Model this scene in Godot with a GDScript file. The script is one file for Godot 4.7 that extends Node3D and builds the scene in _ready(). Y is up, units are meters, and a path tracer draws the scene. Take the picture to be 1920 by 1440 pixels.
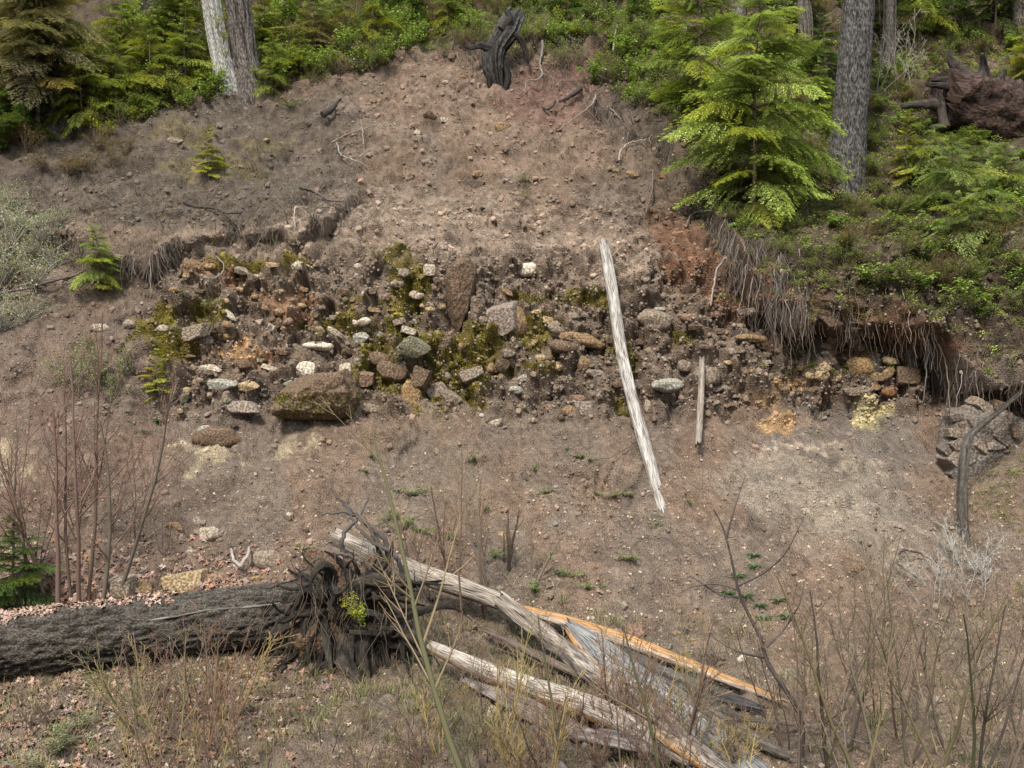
extends Node3D
# A cut bank above a creek: a landslip scar with a band of stones, forest on the rim, fallen logs and bare shrubs at its foot.
# Units are metres, y up; the viewer stands at z = 0 and looks along -z, so "d" below is a distance -z.

const EYE := 4.2
const FOCAL := 2215.9      # photograph pixels (1920 x 1440) for a 36 degree lens
var rng := RandomNumberGenerator.new()
var n_low := FastNoiseLite.new()
var n_mid := FastNoiseLite.new()
var n_fine := FastNoiseLite.new()
var n_warp := FastNoiseLite.new()
var used := {}
var M := {}


# ---------------------------------------------------------------- mesh builder
class MB:
	var v := PackedVector3Array()
	var n := PackedVector3Array()
	var c := PackedColorArray()
	var t := PackedVector2Array()
	var i := PackedInt32Array()

	func vert(p: Vector3, nn: Vector3, col: Color, uv := Vector2.ZERO) -> void:
		v.append(p); n.append(nn); c.append(col); t.append(uv)

	func mesh() -> ArrayMesh:
		var a := []
		a.resize(Mesh.ARRAY_MAX)
		a[Mesh.ARRAY_VERTEX] = v
		a[Mesh.ARRAY_NORMAL] = n
		a[Mesh.ARRAY_COLOR] = c
		a[Mesh.ARRAY_TEX_UV] = t
		a[Mesh.ARRAY_INDEX] = i
		var m := ArrayMesh.new()
		m.add_surface_from_arrays(Mesh.PRIMITIVE_TRIANGLES, a)
		return m

	# a leaf-like diamond folded a little along its rib
	func leaf(p: Vector3, dir: Vector3, side: Vector3, length: float, wide: float, col: Color, droop := 0.0) -> void:
		var up := side.cross(dir).normalized()
		var tip := p + dir * length - up * droop * length
		var mid := p + dir * length * 0.45
		var b := v.size()
		var up2 := up * wide * 0.18
		vert(p, up, col)
		vert(mid + side * wide * 0.5 + up2, up, col)
		vert(tip, up, col)
		vert(mid - side * wide * 0.5 + up2, up, col)
		i.append_array([b, b + 2, b + 1, b, b + 3, b + 2])

	func tube(pts: PackedVector3Array, rad: PackedFloat32Array, sides: int, col: Color, cap := true) -> void:
		var k := pts.size()
		if k < 2:
			return
		var d := (pts[1] - pts[0]).normalized()
		var side := d.cross(Vector3.UP if absf(d.y) < 0.9 else Vector3.RIGHT).normalized()
		var b := v.size()
		var along := 0.0
		for r in k:
			var dir := (pts[mini(r + 1, k - 1)] - pts[maxi(r - 1, 0)]).normalized()
			side = (side - dir * side.dot(dir)).normalized()
			var up := dir.cross(side)
			if r > 0:
				along += pts[r].distance_to(pts[r - 1])
			for s in sides + 1:
				var an := TAU * s / sides
				var nn := side * cos(an) + up * sin(an)
				vert(pts[r] + nn * rad[r], nn, col, Vector2(float(s) / sides, along))
		for r in k - 1:
			for s in sides:
				var p := b + r * (sides + 1) + s
				var q := p + sides + 1
				i.append_array([p, q, p + 1, p + 1, q, q + 1])
		if cap:
			for e in [0, k - 1]:
				var dir := (pts[1] - pts[0]).normalized() * -1.0 if e == 0 else (pts[k - 1] - pts[k - 2]).normalized()
				var c0 := v.size()
				vert(pts[e], dir, col, Vector2(0.5, 0.5))
				for s in sides + 1:
					vert(v[b + e * (sides + 1) + s], dir, col, Vector2(0.5 + 0.4 * cos(TAU * s / sides), 0.5 + 0.4 * sin(TAU * s / sides)))
				for s in sides:
					if e == 0:
						i.append_array([c0, c0 + 1 + s, c0 + 2 + s])
					else:
						i.append_array([c0, c0 + 2 + s, c0 + 1 + s])

	func grid_normals(rows: int, cols: int, b := 0) -> void:
		for r in rows:
			for q in cols:
				var x0 := v[b + r * cols + maxi(q - 1, 0)]
				var x1 := v[b + r * cols + mini(q + 1, cols - 1)]
				var y0 := v[b + maxi(r - 1, 0) * cols + q]
				var y1 := v[b + mini(r + 1, rows - 1) * cols + q]
				n[b + r * cols + q] = (x1 - x0).cross(y1 - y0).normalized()


# ---------------------------------------------------------------- names, labels
func numbered(called: String) -> String:
	if not used.has(called):
		used[called] = 0
		return called
	used[called] += 1
	return "%s_%03d" % [called, used[called]]


func tag(o: Node, label: String, category: String, group := "") -> Node:
	o.set_meta("label", label)
	o.set_meta("category", category)
	if group:
		o.set_meta("group", group)
	return o


func obj(called: String, mesh: Mesh, mat: Material, parent: Node = null) -> MeshInstance3D:
	var o := MeshInstance3D.new()
	o.mesh = mesh
	o.material_override = mat
	if parent == null:
		o.name = numbered(called)
		add_child(o)
	else:
		o.name = called
		parent.add_child(o, true)
	return o


func thing(called: String, at: Vector3, label: String, category: String, group := "") -> Node3D:
	var o := Node3D.new()
	o.name = numbered(called)
	add_child(o)
	o.position = at
	tag(o, label, category, group)
	return o


func structure(called: String, mesh: Mesh, mat: Material) -> MeshInstance3D:
	var o := obj(called, mesh, mat)
	o.set_meta("kind", "structure")
	return o


func scatter(called: String, mesh: Mesh, mat: Material, xf: Array, cols: PackedColorArray, label: String, category: String) -> void:
	var mm := MultiMesh.new()
	mm.transform_format = MultiMesh.TRANSFORM_3D
	mm.use_colors = true
	mm.mesh = mesh
	mm.instance_count = xf.size()
	for k in xf.size():
		mm.set_instance_transform(k, xf[k])
		mm.set_instance_color(k, cols[k])
	var o := MultiMeshInstance3D.new()
	o.multimesh = mm
	o.material_override = mat
	o.name = numbered(called)
	add_child(o)
	tag(o, label, category)
	o.set_meta("kind", "stuff")


func rnd(a: float, b: float) -> float:
	return rng.randf_range(a, b)


func tint(c: Color, amount := 0.15) -> Color:
	var k := 1.0 + rnd(-amount, amount)
	return Color(c.r * k * (1.0 + rnd(-amount, amount) * 0.4), c.g * k, c.b * k * (1.0 + rnd(-amount, amount) * 0.4))


# ---------------------------------------------------------------- materials
func ramp(stops: Array) -> Gradient:
	var g := Gradient.new()
	var offs := PackedFloat32Array()
	var cols := PackedColorArray()
	for s in stops:
		offs.append(s[0])
		cols.append(s[1])
	g.offsets = offs
	g.colors = cols
	return g


func noise_tex(seed_: int, freq: float, stops: Array, octaves := 5, size := 512, type := FastNoiseLite.TYPE_SIMPLEX_SMOOTH) -> NoiseTexture2D:
	var f := FastNoiseLite.new()
	f.seed = seed_
	f.noise_type = type
	f.frequency = freq
	f.fractal_octaves = octaves
	if type == FastNoiseLite.TYPE_CELLULAR:
		f.cellular_return_type = FastNoiseLite.RETURN_DISTANCE2_SUB
	var t := NoiseTexture2D.new()
	t.width = size
	t.height = size
	t.seamless = true
	t.noise = f
	if stops:
		t.color_ramp = ramp(stops)
	return t


func g(v: float) -> Color:
	return Color(v, v, v)


func lin(r: float, gg: float, b: float) -> Color:
	return Color(r, gg, b).linear_to_srgb()


func mat(name_: String, albedo: Color, rough := 0.9, tex: Texture2D = null, scale := Vector3.ONE, height: Texture2D = null, relief := 1.0, triplanar := true, vertex := false) -> StandardMaterial3D:
	var m := StandardMaterial3D.new()
	m.resource_name = name_
	m.albedo_color = albedo
	m.roughness = rough
	m.metallic_specular = 0.3
	m.vertex_color_use_as_albedo = vertex
	if tex:
		m.albedo_texture = tex
	if height:
		m.heightmap_enabled = true
		m.heightmap_texture = height
		m.heightmap_scale = relief
	m.uv1_scale = scale
	if triplanar:
		m.uv1_triplanar = true
		m.uv1_world_triplanar = true
	m.cull_mode = BaseMaterial3D.CULL_DISABLED
	M[name_] = m
	return m


func make_materials() -> void:
	var speck := noise_tex(3, 0.035, [[0.0, g(0.48)], [0.38, g(0.70)], [0.5, g(0.88)], [0.62, g(0.97)], [1.0, g(1.0)]], 6, 1024)
	var clod := noise_tex(5, 0.022, [], 3, 1024, FastNoiseLite.TYPE_CELLULAR)
	var rockt := noise_tex(8, 0.03, [[0.0, Color(0.48, 0.40, 0.32)], [0.47, Color(0.70, 0.63, 0.55)], [0.62, Color(0.90, 0.88, 0.85)], [1.0, g(1.0)]], 7)
	var rockb := noise_tex(9, 0.02, [], 6)
	mat("soil", Color.WHITE, 0.95, speck, Vector3.ONE * 0.9, clod, 5.0, true, true)
	mat("stone", Color.WHITE, 0.85, rockt, Vector3.ONE * 1.1, rockb, 0.7, true, true)
	mat("pebble", Color.WHITE, 0.9, null, Vector3.ONE, null, 1.0, false, true)
	var f := mat("foliage", Color.WHITE, 0.62, null, Vector3.ONE, null, 1.0, false, true)
	f.backlight_enabled = true
	f.backlight = Color(0.80, 0.85, 0.58)
	for k in [["foliage_dull", Color(0.80, 0.80, 0.82)], ["foliage_warm", Color(1.0, 0.95, 0.78)]]:
		var f2: StandardMaterial3D = f.duplicate()
		f2.resource_name = k[0]
		f2.albedo_color = k[1]
		M[k[0]] = f2
	var dl := mat("dead_leaf", Color.WHITE, 0.8, null, Vector3.ONE, null, 1.0, false, true)
	dl.backlight_enabled = true
	dl.backlight = Color(0.3, 0.24, 0.18)
	mat("twig", Color.WHITE, 0.8, null, Vector3.ONE, null, 1.0, false, true)
	var grain := noise_tex(14, 0.02, [[0.0, Color(0.30, 0.27, 0.25)], [0.34, Color(0.62, 0.59, 0.56)], [0.5, g(0.9)], [1.0, g(1.0)]], 5)
	var grainb := noise_tex(15, 0.02, [], 5)
	mat("wood", Color.WHITE, 0.8, grain, Vector3(5.0, 0.28, 1.0), grainb, 1.2, false, true)
	var barkt := noise_tex(17, 0.018, [[0.0, g(0.45)], [0.4, g(0.72)], [0.6, g(0.95)], [1.0, g(1.0)]], 5)
	var barkb := noise_tex(18, 0.02, [], 5)
	mat("bark_plates", Color.WHITE, 0.95, barkt, Vector3(9.0, 2.2, 1.0), barkb, 2.0, false, true)
	mat("bark", Color.WHITE, 0.95, barkt, Vector3(6.0, 0.7, 1.0), barkb, 3.0, false, true)


# ---------------------------------------------------------------- terrain
# the bank's profile in the middle of the scar: distance from the viewer, height
const PROFILE := [[5.0, -1.1], [10.0, -0.35], [14.0, -0.12], [17.0, 0.05], [18.6, 0.5], [21.0, 1.9], [23.4, 3.6], [23.9, 4.5], [24.45, 5.7], [24.9, 6.75], [25.7, 7.4], [27.0, 8.5], [29.5, 11.0], [31.5, 13.0], [33.2, 14.1], [36.0, 15.7], [45.0, 21.8], [62.0, 34.0]]
var row_d := PackedFloat32Array()
var row_y := PackedFloat32Array()
var col_x := PackedFloat32Array()
var T := MB.new()
var n_rows := 0
var n_cols := 0
var zbuf := PackedInt32Array()
var zdep := PackedFloat32Array()
const ZW := 520
const ZH := 380
# overhanging rims: pixel of the lip in the photograph's layout, how far it juts out, how deep it is undercut, how far up the swelling reaches
const RIM_LEFT := [[40, 470, 0.05, 0.0, 0.5], [130, 455, 0.30, 0.2, 0.5], [270, 490, 0.42, 0.28, 0.6], [330, 455, 0.40, 0.2, 0.6], [450, 425, 0.42, 0.25, 0.7], [560, 440, 0.48, 0.28, 0.8], [640, 405, 0.42, 0.2, 0.7], [690, 355, 0.15, 0.05, 0.5], [740, 330, 0.0, 0.0, 0.4]]
const RIM_RIGHT := [[1180, 200, 0.0, 0.0, 0.8], [1235, 262, 0.12, 0.05, 0.9], [1290, 340, 0.35, 0.12, 1.3], [1340, 420, 0.7, 0.3, 1.8], [1400, 545, 1.0, 0.32, 2.2], [1500, 585, 1.1, 0.35, 2.4], [1600, 600, 1.15, 0.35, 2.5], [1720, 650, 1.2, 0.35, 2.6], [1800, 735, 1.5, 0.4, 2.8], [1930, 730, 1.8, 0.5, 3.0], [2100, 760, 1.6, 0.3, 3.0]]
var rim_l := []
var rim_r := []
# colour patches: pixel centre, radii in pixels, colour, strength
const SOIL := Color(0.180, 0.134, 0.103)
var patches := []


func cam_pixel(p: Vector3) -> Vector2:
	return Vector2(960.0 + FOCAL * p.x / -p.z, 720.0 - FOCAL * (p.y - EYE) / -p.z)


func pt(px: float, py: float, d: float) -> Vector3:
	return Vector3((px - 960.0) / FOCAL * d, EYE + (720.0 - py) / FOCAL * d, -d)


# where a sight line meets the plain profile: world x and height
func base_at(px: float, py: float) -> Vector2:
	var best := 0
	for k in row_d.size():
		if 720.0 - FOCAL * (row_y[k] - EYE) / row_d[k] <= py:
			best = k
			break
	return Vector2((px - 960.0) / FOCAL * row_d[best], row_y[best])


func make_rim(src: Array) -> Array:
	var out := []
	for r in src:
		var q := base_at(r[0], r[1])
		out.append([q.x, q.y, r[2], r[3], r[4]])
	return out


func rim_push(rim: Array, x: float, y: float, jag: float) -> float:
	if x <= rim[0][0] or x >= rim[-1][0]:
		return 0.0
	for k in rim.size() - 1:
		var a: Array = rim[k]
		var b: Array = rim[k + 1]
		if x < b[0]:
			var f: float = (x - a[0]) / (b[0] - a[0])
			var t: float = y - lerpf(a[1], b[1], f) - jag
			var out: float = lerpf(a[2], b[2], f)
			var cut: float = lerpf(a[3], b[3], f)
			var reach: float = lerpf(a[4], b[4], f)
			if t >= 0.0:
				return out * exp(-(t / reach) * (t / reach))
			return out * smoothstep(-0.34, 0.0, t) - cut * exp(-pow((t + 0.45) / 0.32, 2.0))
	return 0.0


func make_rows() -> void:
	var pts := []
	for k in PROFILE.size() - 1:
		var p0: Array = PROFILE[maxi(k - 1, 0)]
		var p1: Array = PROFILE[k]
		var p2: Array = PROFILE[k + 1]
		var p3: Array = PROFILE[mini(k + 2, PROFILE.size() - 1)]
		for s in 40:
			var u := s / 40.0
			pts.append(Vector2(lerpf(p1[0], p2[0], u), cubic_interpolate(p1[1], p2[1], clampf(p0[1], p1[1] - (p2[1] - p1[1]) * 1.5, p1[1]), p3[1], u) if false else lerpf(p1[1], p2[1], u)))
	# soften the corners of the polyline
	for turn in 60:
		for k in range(1, pts.size() - 1):
			pts[k] = pts[k] * 0.5 + (pts[k - 1] + pts[k + 1]) * 0.25
	var acc := 0.0
	var last: Vector2 = pts[0]
	row_d.append(last.x); row_y.append(last.y)
	for p in pts:
		acc += p.distance_to(last)
		last = p
		var want := 0.10 if p.x < 11.0 else (0.055 if p.x < 18.0 else (0.042 if p.x < 34.0 else 0.16))
		if acc >= want:
			acc = 0.0
			row_d.append(p.x); row_y.append(p.y)


func add_patch(px: float, py: float, rx: float, ry: float, col: Color, strength := 1.0) -> void:
	var q := base_at(px, py)
	var a := base_at(px + rx, py - ry)
	patches.append([q.x, q.y, maxf(absf(a.x - q.x), 0.05), maxf(a.y - q.y, 0.05), col, strength])


func terrain_patches() -> void:
	# the brown matrix that holds the stones
	for p in [[420, 590, 150, 100], [600, 600, 200, 120], [800, 630, 220, 130], [1000, 630, 200, 130], [1180, 640, 160, 110], [1400, 640, 200, 80], [700, 700, 200, 80]]:
		add_patch(p[0], p[1], p[2], p[3], Color(0.185, 0.138, 0.104), 0.6)
	var tan_ := Color(0.265, 0.200, 0.155)
	for p in [[500, 440, 200, 18], [640, 425, 160, 22], [780, 400, 200, 40], [900, 430, 260, 36], [1050, 460, 200, 30], [1200, 500, 120, 40], [700, 470, 300, 14]]:
		add_patch(p[0], p[1], p[2], p[3], tan_, 0.75)
	for p in [[830, 180, 160, 70], [980, 250, 120, 60], [1120, 260, 60, 60], [1270, 330, 60, 60]]:
		add_patch(p[0], p[1], p[2], p[3], Color(0.225, 0.158, 0.118), 0.7)
	for p in [[1060, 180, 120, 60], [1150, 150, 80, 60]]:
		add_patch(p[0], p[1], p[2], p[3], Color(0.17, 0.10, 0.08), 0.7)
	for p in [[1300, 480, 60, 50], [1420, 560, 80, 60], [1560, 620, 120, 40], [1660, 640, 80, 40], [1270, 420, 40, 40]]:
		add_patch(p[0], p[1], p[2], p[3], Color(0.21, 0.105, 0.06), 0.85)
	for p in [[520, 560, 60, 26], [470, 660, 70, 14], [560, 600, 50, 30], [420, 520, 60, 20]]:
		add_patch(p[0], p[1], p[2], p[3], Color(0.26, 0.15, 0.085), 0.8)
	for p in [[455, 655, 45, 9], [1460, 790, 26, 24], [1540, 800, 30, 16], [1580, 860, 26, 14], [1480, 730, 40, 20], [1615, 870, 24, 20]]:
		add_patch(p[0], p[1], p[2], p[3], Color(0.42, 0.26, 0.12), 0.6)
	for p in [[1645, 772, 24, 30]]:
		add_patch(p[0], p[1], p[2], p[3], Color(0.50, 0.42, 0.22), 0.9)
	for p in [[1490, 830, 60, 14], [1560, 860, 60, 22], [1640, 880, 50, 30], [1680, 830, 50, 40], [1570, 800, 60, 30]]:
		add_patch(p[0], p[1], p[2], p[3], Color(0.17, 0.145, 0.125), 0.7)
	for p in [[1500, 850, 90, 8], [1620, 885, 70, 8]]:
		add_patch(p[0], p[1], p[2], p[3], Color(0.42, 0.34, 0.26), 0.6)
	for p in [[385, 852, 60, 12], [40, 880, 60, 40], [545, 845, 30, 28], [350, 850, 24, 9]]:
		add_patch(p[0], p[1], p[2], p[3], Color(0.42, 0.345, 0.235), 0.65)
	# grey turf on the upper left, dark humus at the rim
	for p in [[300, 270, 300, 80], [120, 350, 260, 90], [520, 230, 140, 60], [560, 330, 120, 40], [380, 380, 260, 40], [1190, 190, 70, 80], [1250, 220, 40, 60]]:
		add_patch(p[0], p[1], p[2], p[3], Color(0.115, 0.092, 0.075), 0.8)
	for p in [[500, 270, 60, 20], [400, 320, 100, 24], [330, 250, 60, 18], [1150, 60, 100, 30]]:
		add_patch(p[0], p[1], p[2], p[3], Color(0.155, 0.125, 0.06), 0.6)
	for p in [[150, 620, 200, 130], [80, 760, 140, 90], [300, 950, 120, 60]]:
		add_patch(p[0], p[1], p[2], p[3], Color(0.160, 0.118, 0.092), 0.7)
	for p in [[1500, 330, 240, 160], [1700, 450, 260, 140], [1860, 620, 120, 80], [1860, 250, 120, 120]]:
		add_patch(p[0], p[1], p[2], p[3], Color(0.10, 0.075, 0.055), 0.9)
	for p in [[1560, 930, 130, 50], [1650, 990, 90, 60], [1450, 900, 90, 40]]:
		add_patch(p[0], p[1], p[2], p[3], Color(0.255, 0.212, 0.170), 0.7)
	for p in MOSS:
		add_patch(p[0], p[1], p[2], p[3], Color(0.155, 0.125, 0.022), 0.9)


const MOSS := [[760, 560, 34, 50], [790, 530, 24, 40], [720, 705, 50, 40], [810, 745, 40, 26], [880, 720, 40, 40], [690, 655, 30, 26], [620, 615, 50, 14], [560, 500, 40, 10], [995, 560, 50, 10], [1110, 560, 50, 26], [330, 650, 50, 40], [385, 590, 34, 30], [735, 490, 26, 14], [1165, 765, 28, 14], [845, 690, 60, 26], [900, 640, 50, 40], [780, 640, 40, 26], [1000, 620, 34, 34], [1010, 680, 36, 10], [440, 500, 60, 12], [1290, 640, 24, 14], [740, 610, 40, 26], [655, 600, 40, 16], [1170, 660, 30, 30], [930, 690, 30, 14], [600, 760, 50, 18], [300, 610, 40, 26]]


func ground_color(x: float, y: float, p: Vector3) -> Color:
	var wx := x + n_warp.get_noise_3d(p.x * 1.4, p.y * 1.4, 7.0) * 0.55 + n_mid.get_noise_3d(p.x * 1.5, p.y * 1.5, 40.0) * 0.16
	var wy := y + n_warp.get_noise_3d(p.x * 1.4, p.y * 1.4, 77.0) * 0.40 + n_mid.get_noise_3d(p.x * 1.5, p.y * 1.5, 60.0) * 0.16
	var c := SOIL
	# blotches of greyer and of redder earth
	var blot := n_warp.get_noise_3d(p.x * 0.55, p.y * 0.55, 21.0)
	c = c.lerp(Color(0.165, 0.130, 0.103), smoothstep(0.02, 0.16, blot) * 0.7)
	c = c.lerp(Color(0.195, 0.133, 0.095), smoothstep(0.02, 0.16, -blot) * 0.5)
	if wy > 13.1:    # forest humus begins at the rim
		c = Color(0.10, 0.073, 0.052)
	for q in patches:
		var dx: float = (wx - q[0]) / q[2]
		if dx > 1.3 or dx < -1.3:
			continue
		var dy: float = (wy - q[1]) / q[3]
		if dy > 1.3 or dy < -1.3:
			continue
		var r := dx * dx + dy * dy
		if r < 1.6:
			c = c.lerp(q[4], q[5] * (1.0 - smoothstep(0.45, 1.6, r)))
	# bedding of the silt above the stones
	if y > 6.4 and y < 8.2 and x > -6.0 and x < 4.5:
		var band := n_fine.get_noise_2d(x * 0.12, wy * 2.6) * 0.5 + n_warp.get_noise_2d(x * 0.3, y * 9.0) * 0.35
		c = c * (1.0 + band * 0.8)
	var grainy := 1.0 + n_fine.get_noise_3d(p.x * 1.3, p.y * 1.3, p.z * 1.3) * 0.5 + n_mid.get_noise_3d(p.x * 0.6, p.y * 0.6, p.z) * 0.35
	return Color(c.r * grainy, c.g * grainy, c.b * grainy)


func make_terrain() -> void:
	n_low.seed = 11; n_low.frequency = 0.45; n_low.fractal_octaves = 3
	n_mid.seed = 23; n_mid.frequency = 1.6; n_mid.fractal_octaves = 4
	n_fine.seed = 31; n_fine.frequency = 5.0; n_fine.fractal_octaves = 2
	n_warp.seed = 41; n_warp.frequency = 0.9; n_warp.fractal_octaves = 3
	make_rows()
	rim_l = make_rim(RIM_LEFT)
	rim_r = make_rim(RIM_RIGHT)
	terrain_patches()
	var x := -34.0
	while x < 34.0:
		col_x.append(x)
		var a := absf(x)
		x += 0.045 if a < 11.4 else (0.09 if a < 15.0 else (0.3 if a < 20.0 else 1.0))
	n_rows = row_d.size()
	n_cols = col_x.size()
	for r in n_rows:
		var d0 := row_d[r]
		var y0 := row_y[r]
		var rr := mini(r + 1, n_rows - 1)
		var rp := maxi(r - 1, 0)
		var tan2 := Vector2(row_d[rr] - row_d[rp], row_y[rr] - row_y[rp]).normalized()
		var nrm := Vector3(0.0, tan2.x, tan2.y)     # up and towards the viewer
		var dst := d0
		if y0 > 0.5 and y0 < 13.0:
			dst = 18.6 + (y0 - 0.5) * 12.9 / 12.5
		for xx in col_x:
			var face := smoothstep(3.3, 3.9, y0) * (1.0 - smoothstep(6.9, 7.3, y0)) * smoothstep(-8.2, -6.6, xx) * (1.0 - smoothstep(9.0, 11.0, xx))
			var d := lerpf(d0, dst, 0.75 * smoothstep(-6.3, -9.0, xx))
			var jag := n_low.get_noise_2d(xx * 1.6, 5.0) * 0.5 + n_fine.get_noise_2d(xx * 0.35, 9.0) * 0.08
			var push := rim_push(rim_l, xx, y0, jag) + rim_push(rim_r, xx, y0, jag)
			# a scoop under the right rim, a spur of earth to its right
			push -= 0.55 * exp(-pow((xx - 6.9) / 1.3, 2.0) - pow((y0 - 3.5) / 0.9, 2.0))
			push += 0.9 * smoothstep(8.0, 10.0, xx) * smoothstep(0.6, 2.0, y0) * (1.0 - smoothstep(7.0, 10.0, y0))
			# runnels and ribs down the face
			push += face * (n_mid.get_noise_2d(xx * 0.8, y0 * 0.25) * 0.5)
			# rills down the bare slope
			var rill := absf(n_mid.get_noise_2d(xx * 0.55 + n_warp.get_noise_2d(xx, y0) * 0.4, y0 * 0.10 + 30.0))
			push -= 0.13 * (1.0 - smoothstep(0.0, 0.10, rill)) * smoothstep(0.7, 1.6, y0) * (1.0 - smoothstep(11.5, 12.6, y0)) * (0.35 + n_low.get_noise_2d(xx, y0 + 50.0))
			# beds of silt standing out as low steps
			push += 0.10 * n_warp.get_noise_2d(xx * 0.15, y0 * 5.0) * smoothstep(6.6, 7.0, y0) * (1.0 - smoothstep(8.0, 8.8, y0))
			var p := Vector3(xx, y0, -d + push)
			var amp_low := 0.16
			var amp_mid := 0.075
			var amp_fine := 0.04
			if y0 > 12.6:
				amp_low = 0.3; amp_mid = 0.14
			elif y0 < 0.5:
				amp_low = 0.12; amp_mid = 0.08; amp_fine = 0.04
			elif y0 > 7.2:
				amp_mid = 0.11; amp_fine = 0.045
			amp_mid += face * 0.16
			amp_fine += face * 0.07
			var h := n_low.get_noise_3d(xx, y0, d) * amp_low * 2.0 + n_mid.get_noise_3d(xx, y0, d) * amp_mid * 2.0
			var fn := n_fine.get_noise_3d(xx, y0 * 1.5, d)
			h += (0.25 - absf(fn)) * amp_fine * 2.0
			p += nrm * h
			T.v.append(p)
			T.c.append(ground_color(xx, y0, p))
	T.n.resize(T.v.size())
	T.t.resize(T.v.size())
	T.grid_normals(n_rows, n_cols)
	for r in n_rows - 1:
		for q in n_cols - 1:
			var a := r * n_cols + q
			T.i.append_array([a, a + n_cols, a + 1, a + 1, a + n_cols, a + n_cols + 1])
	structure("ground", T.mesh(), M.soil)
	# a coarse look-up of which ground point lies on which sight line
	zbuf.resize(ZW * ZH); zbuf.fill(-1)
	zdep.resize(ZW * ZH); zdep.fill(1e9)
	for k in T.v.size():
		var p := T.v[k]
		var s := cam_pixel(p)
		var cx := int((s.x + 80.0) / 4.0)
		var cy := int((s.y + 40.0) / 4.0)
		if cx < 0 or cy < 0 or cx >= ZW - 1 or cy >= ZH - 1:
			continue
		for dy in 2:
			for dx in 2:
				var z := (cy + dy) * ZW + cx + dx
				if -p.z < zdep[z]:
					zdep[z] = -p.z
					zbuf[z] = k


# index of the ground point seen at a pixel of the photograph
func spot(px: float, py: float) -> int:
	var cx := clampi(int((px + 80.0) / 4.0), 0, ZW - 1)
	var cy := clampi(int((py + 40.0) / 4.0), 0, ZH - 1)
	for r in 40:
		for dy in range(-r, r + 1):
			for dx in range(-r, r + 1):
				if maxi(absi(dx), absi(dy)) != r:
					continue
				var qx := cx + dx
				var qy := cy + dy
				if qx >= 0 and qy >= 0 and qx < ZW and qy < ZH and zbuf[qy * ZW + qx] >= 0:
					return zbuf[qy * ZW + qx]
	return 0


func sp(px: float, py: float) -> Vector3:
	return T.v[spot(px, py)]


# height of the ground under a point (gentle parts)
func ground_under(x: float, z: float) -> float:
	var q := T.v.size()
	var best := 1e9
	var y := 0.0
	var c0 := clampi(col_x.bsearch(x), 0, n_cols - 1)
	for r in n_rows:
		var p := T.v[r * n_cols + c0]
		var e := absf(p.z - z)
		if e < best:
			best = e
			y = p.y
	return y


# ---------------------------------------------------------------- plants
# one bough of a conifer along +x, flat sprays to both sides
func bough_mesh(seed_: int, pairs: int, needle: float, wide: float, droop: float, dark: Color, fresh: Color, fullness := 0.5, wood := Color(0.10, 0.07, 0.05)) -> ArrayMesh:
	var r := RandomNumberGenerator.new()
	r.seed = seed_
	var mb := MB.new()
	var axis := PackedVector3Array()
	var rad := PackedFloat32Array()
	for k in 9:
		var u := k / 8.0
		axis.append(Vector3(u, droop * (0.6 * u - 1.25 * u * u), 0.03 * sin(u * 5.0 + seed_)))
		rad.append(lerpf(0.011, 0.002, u))
	mb.tube(axis, rad, 4, wood, false)
	for k in pairs * 2:
		var u := 0.10 + 0.90 * (k + r.randf()) / (pairs * 2.0)
		var f := u * 8.0
		var i0 := mini(int(f), 7)
		var p := axis[i0].lerp(axis[i0 + 1], f - i0)
		var side := 1.0 if k % 2 == 0 else -1.0
		var blen := fullness * pow(1.0 - u, 0.75) * r.randf_range(0.7, 1.1) * minf(1.0, 0.45 + u * 2.4) + 0.09
		var an := r.randf_range(0.75, 1.05) * side
		var dir := Vector3(cos(an), r.randf_range(-0.14, 0.14) - droop * 0.35, sin(an)).normalized()
		var n := maxi(3, int(blen / (wide * 0.85)))
		for q in n:
			var w := (q + 0.6) / n
			var bp := p + dir * blen * w + Vector3(0, -droop * 0.9 * w * w * blen, 0)
			for s in 2:
				var ss := 1.0 if s == 0 else -1.0
				var na := an + ss * r.randf_range(0.55, 0.95)
				var nd := Vector3(cos(na), r.randf_range(-0.55, 0.4), sin(na)).normalized()
				var sd := nd.cross(Vector3(r.randf_range(-0.8, 0.8), 1, r.randf_range(-0.8, 0.8))).normalized()
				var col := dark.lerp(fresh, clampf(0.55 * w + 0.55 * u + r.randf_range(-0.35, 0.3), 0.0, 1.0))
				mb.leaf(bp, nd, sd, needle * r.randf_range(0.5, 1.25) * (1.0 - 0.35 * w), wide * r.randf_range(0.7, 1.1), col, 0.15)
		# the tip of the branchlet
		var tp := p + dir * blen
		mb.leaf(tp, dir, dir.cross(Vector3.UP).normalized(), needle * 1.2, wide, fresh, 0.2)
	return mb.mesh()


var boughs := {}


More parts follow.
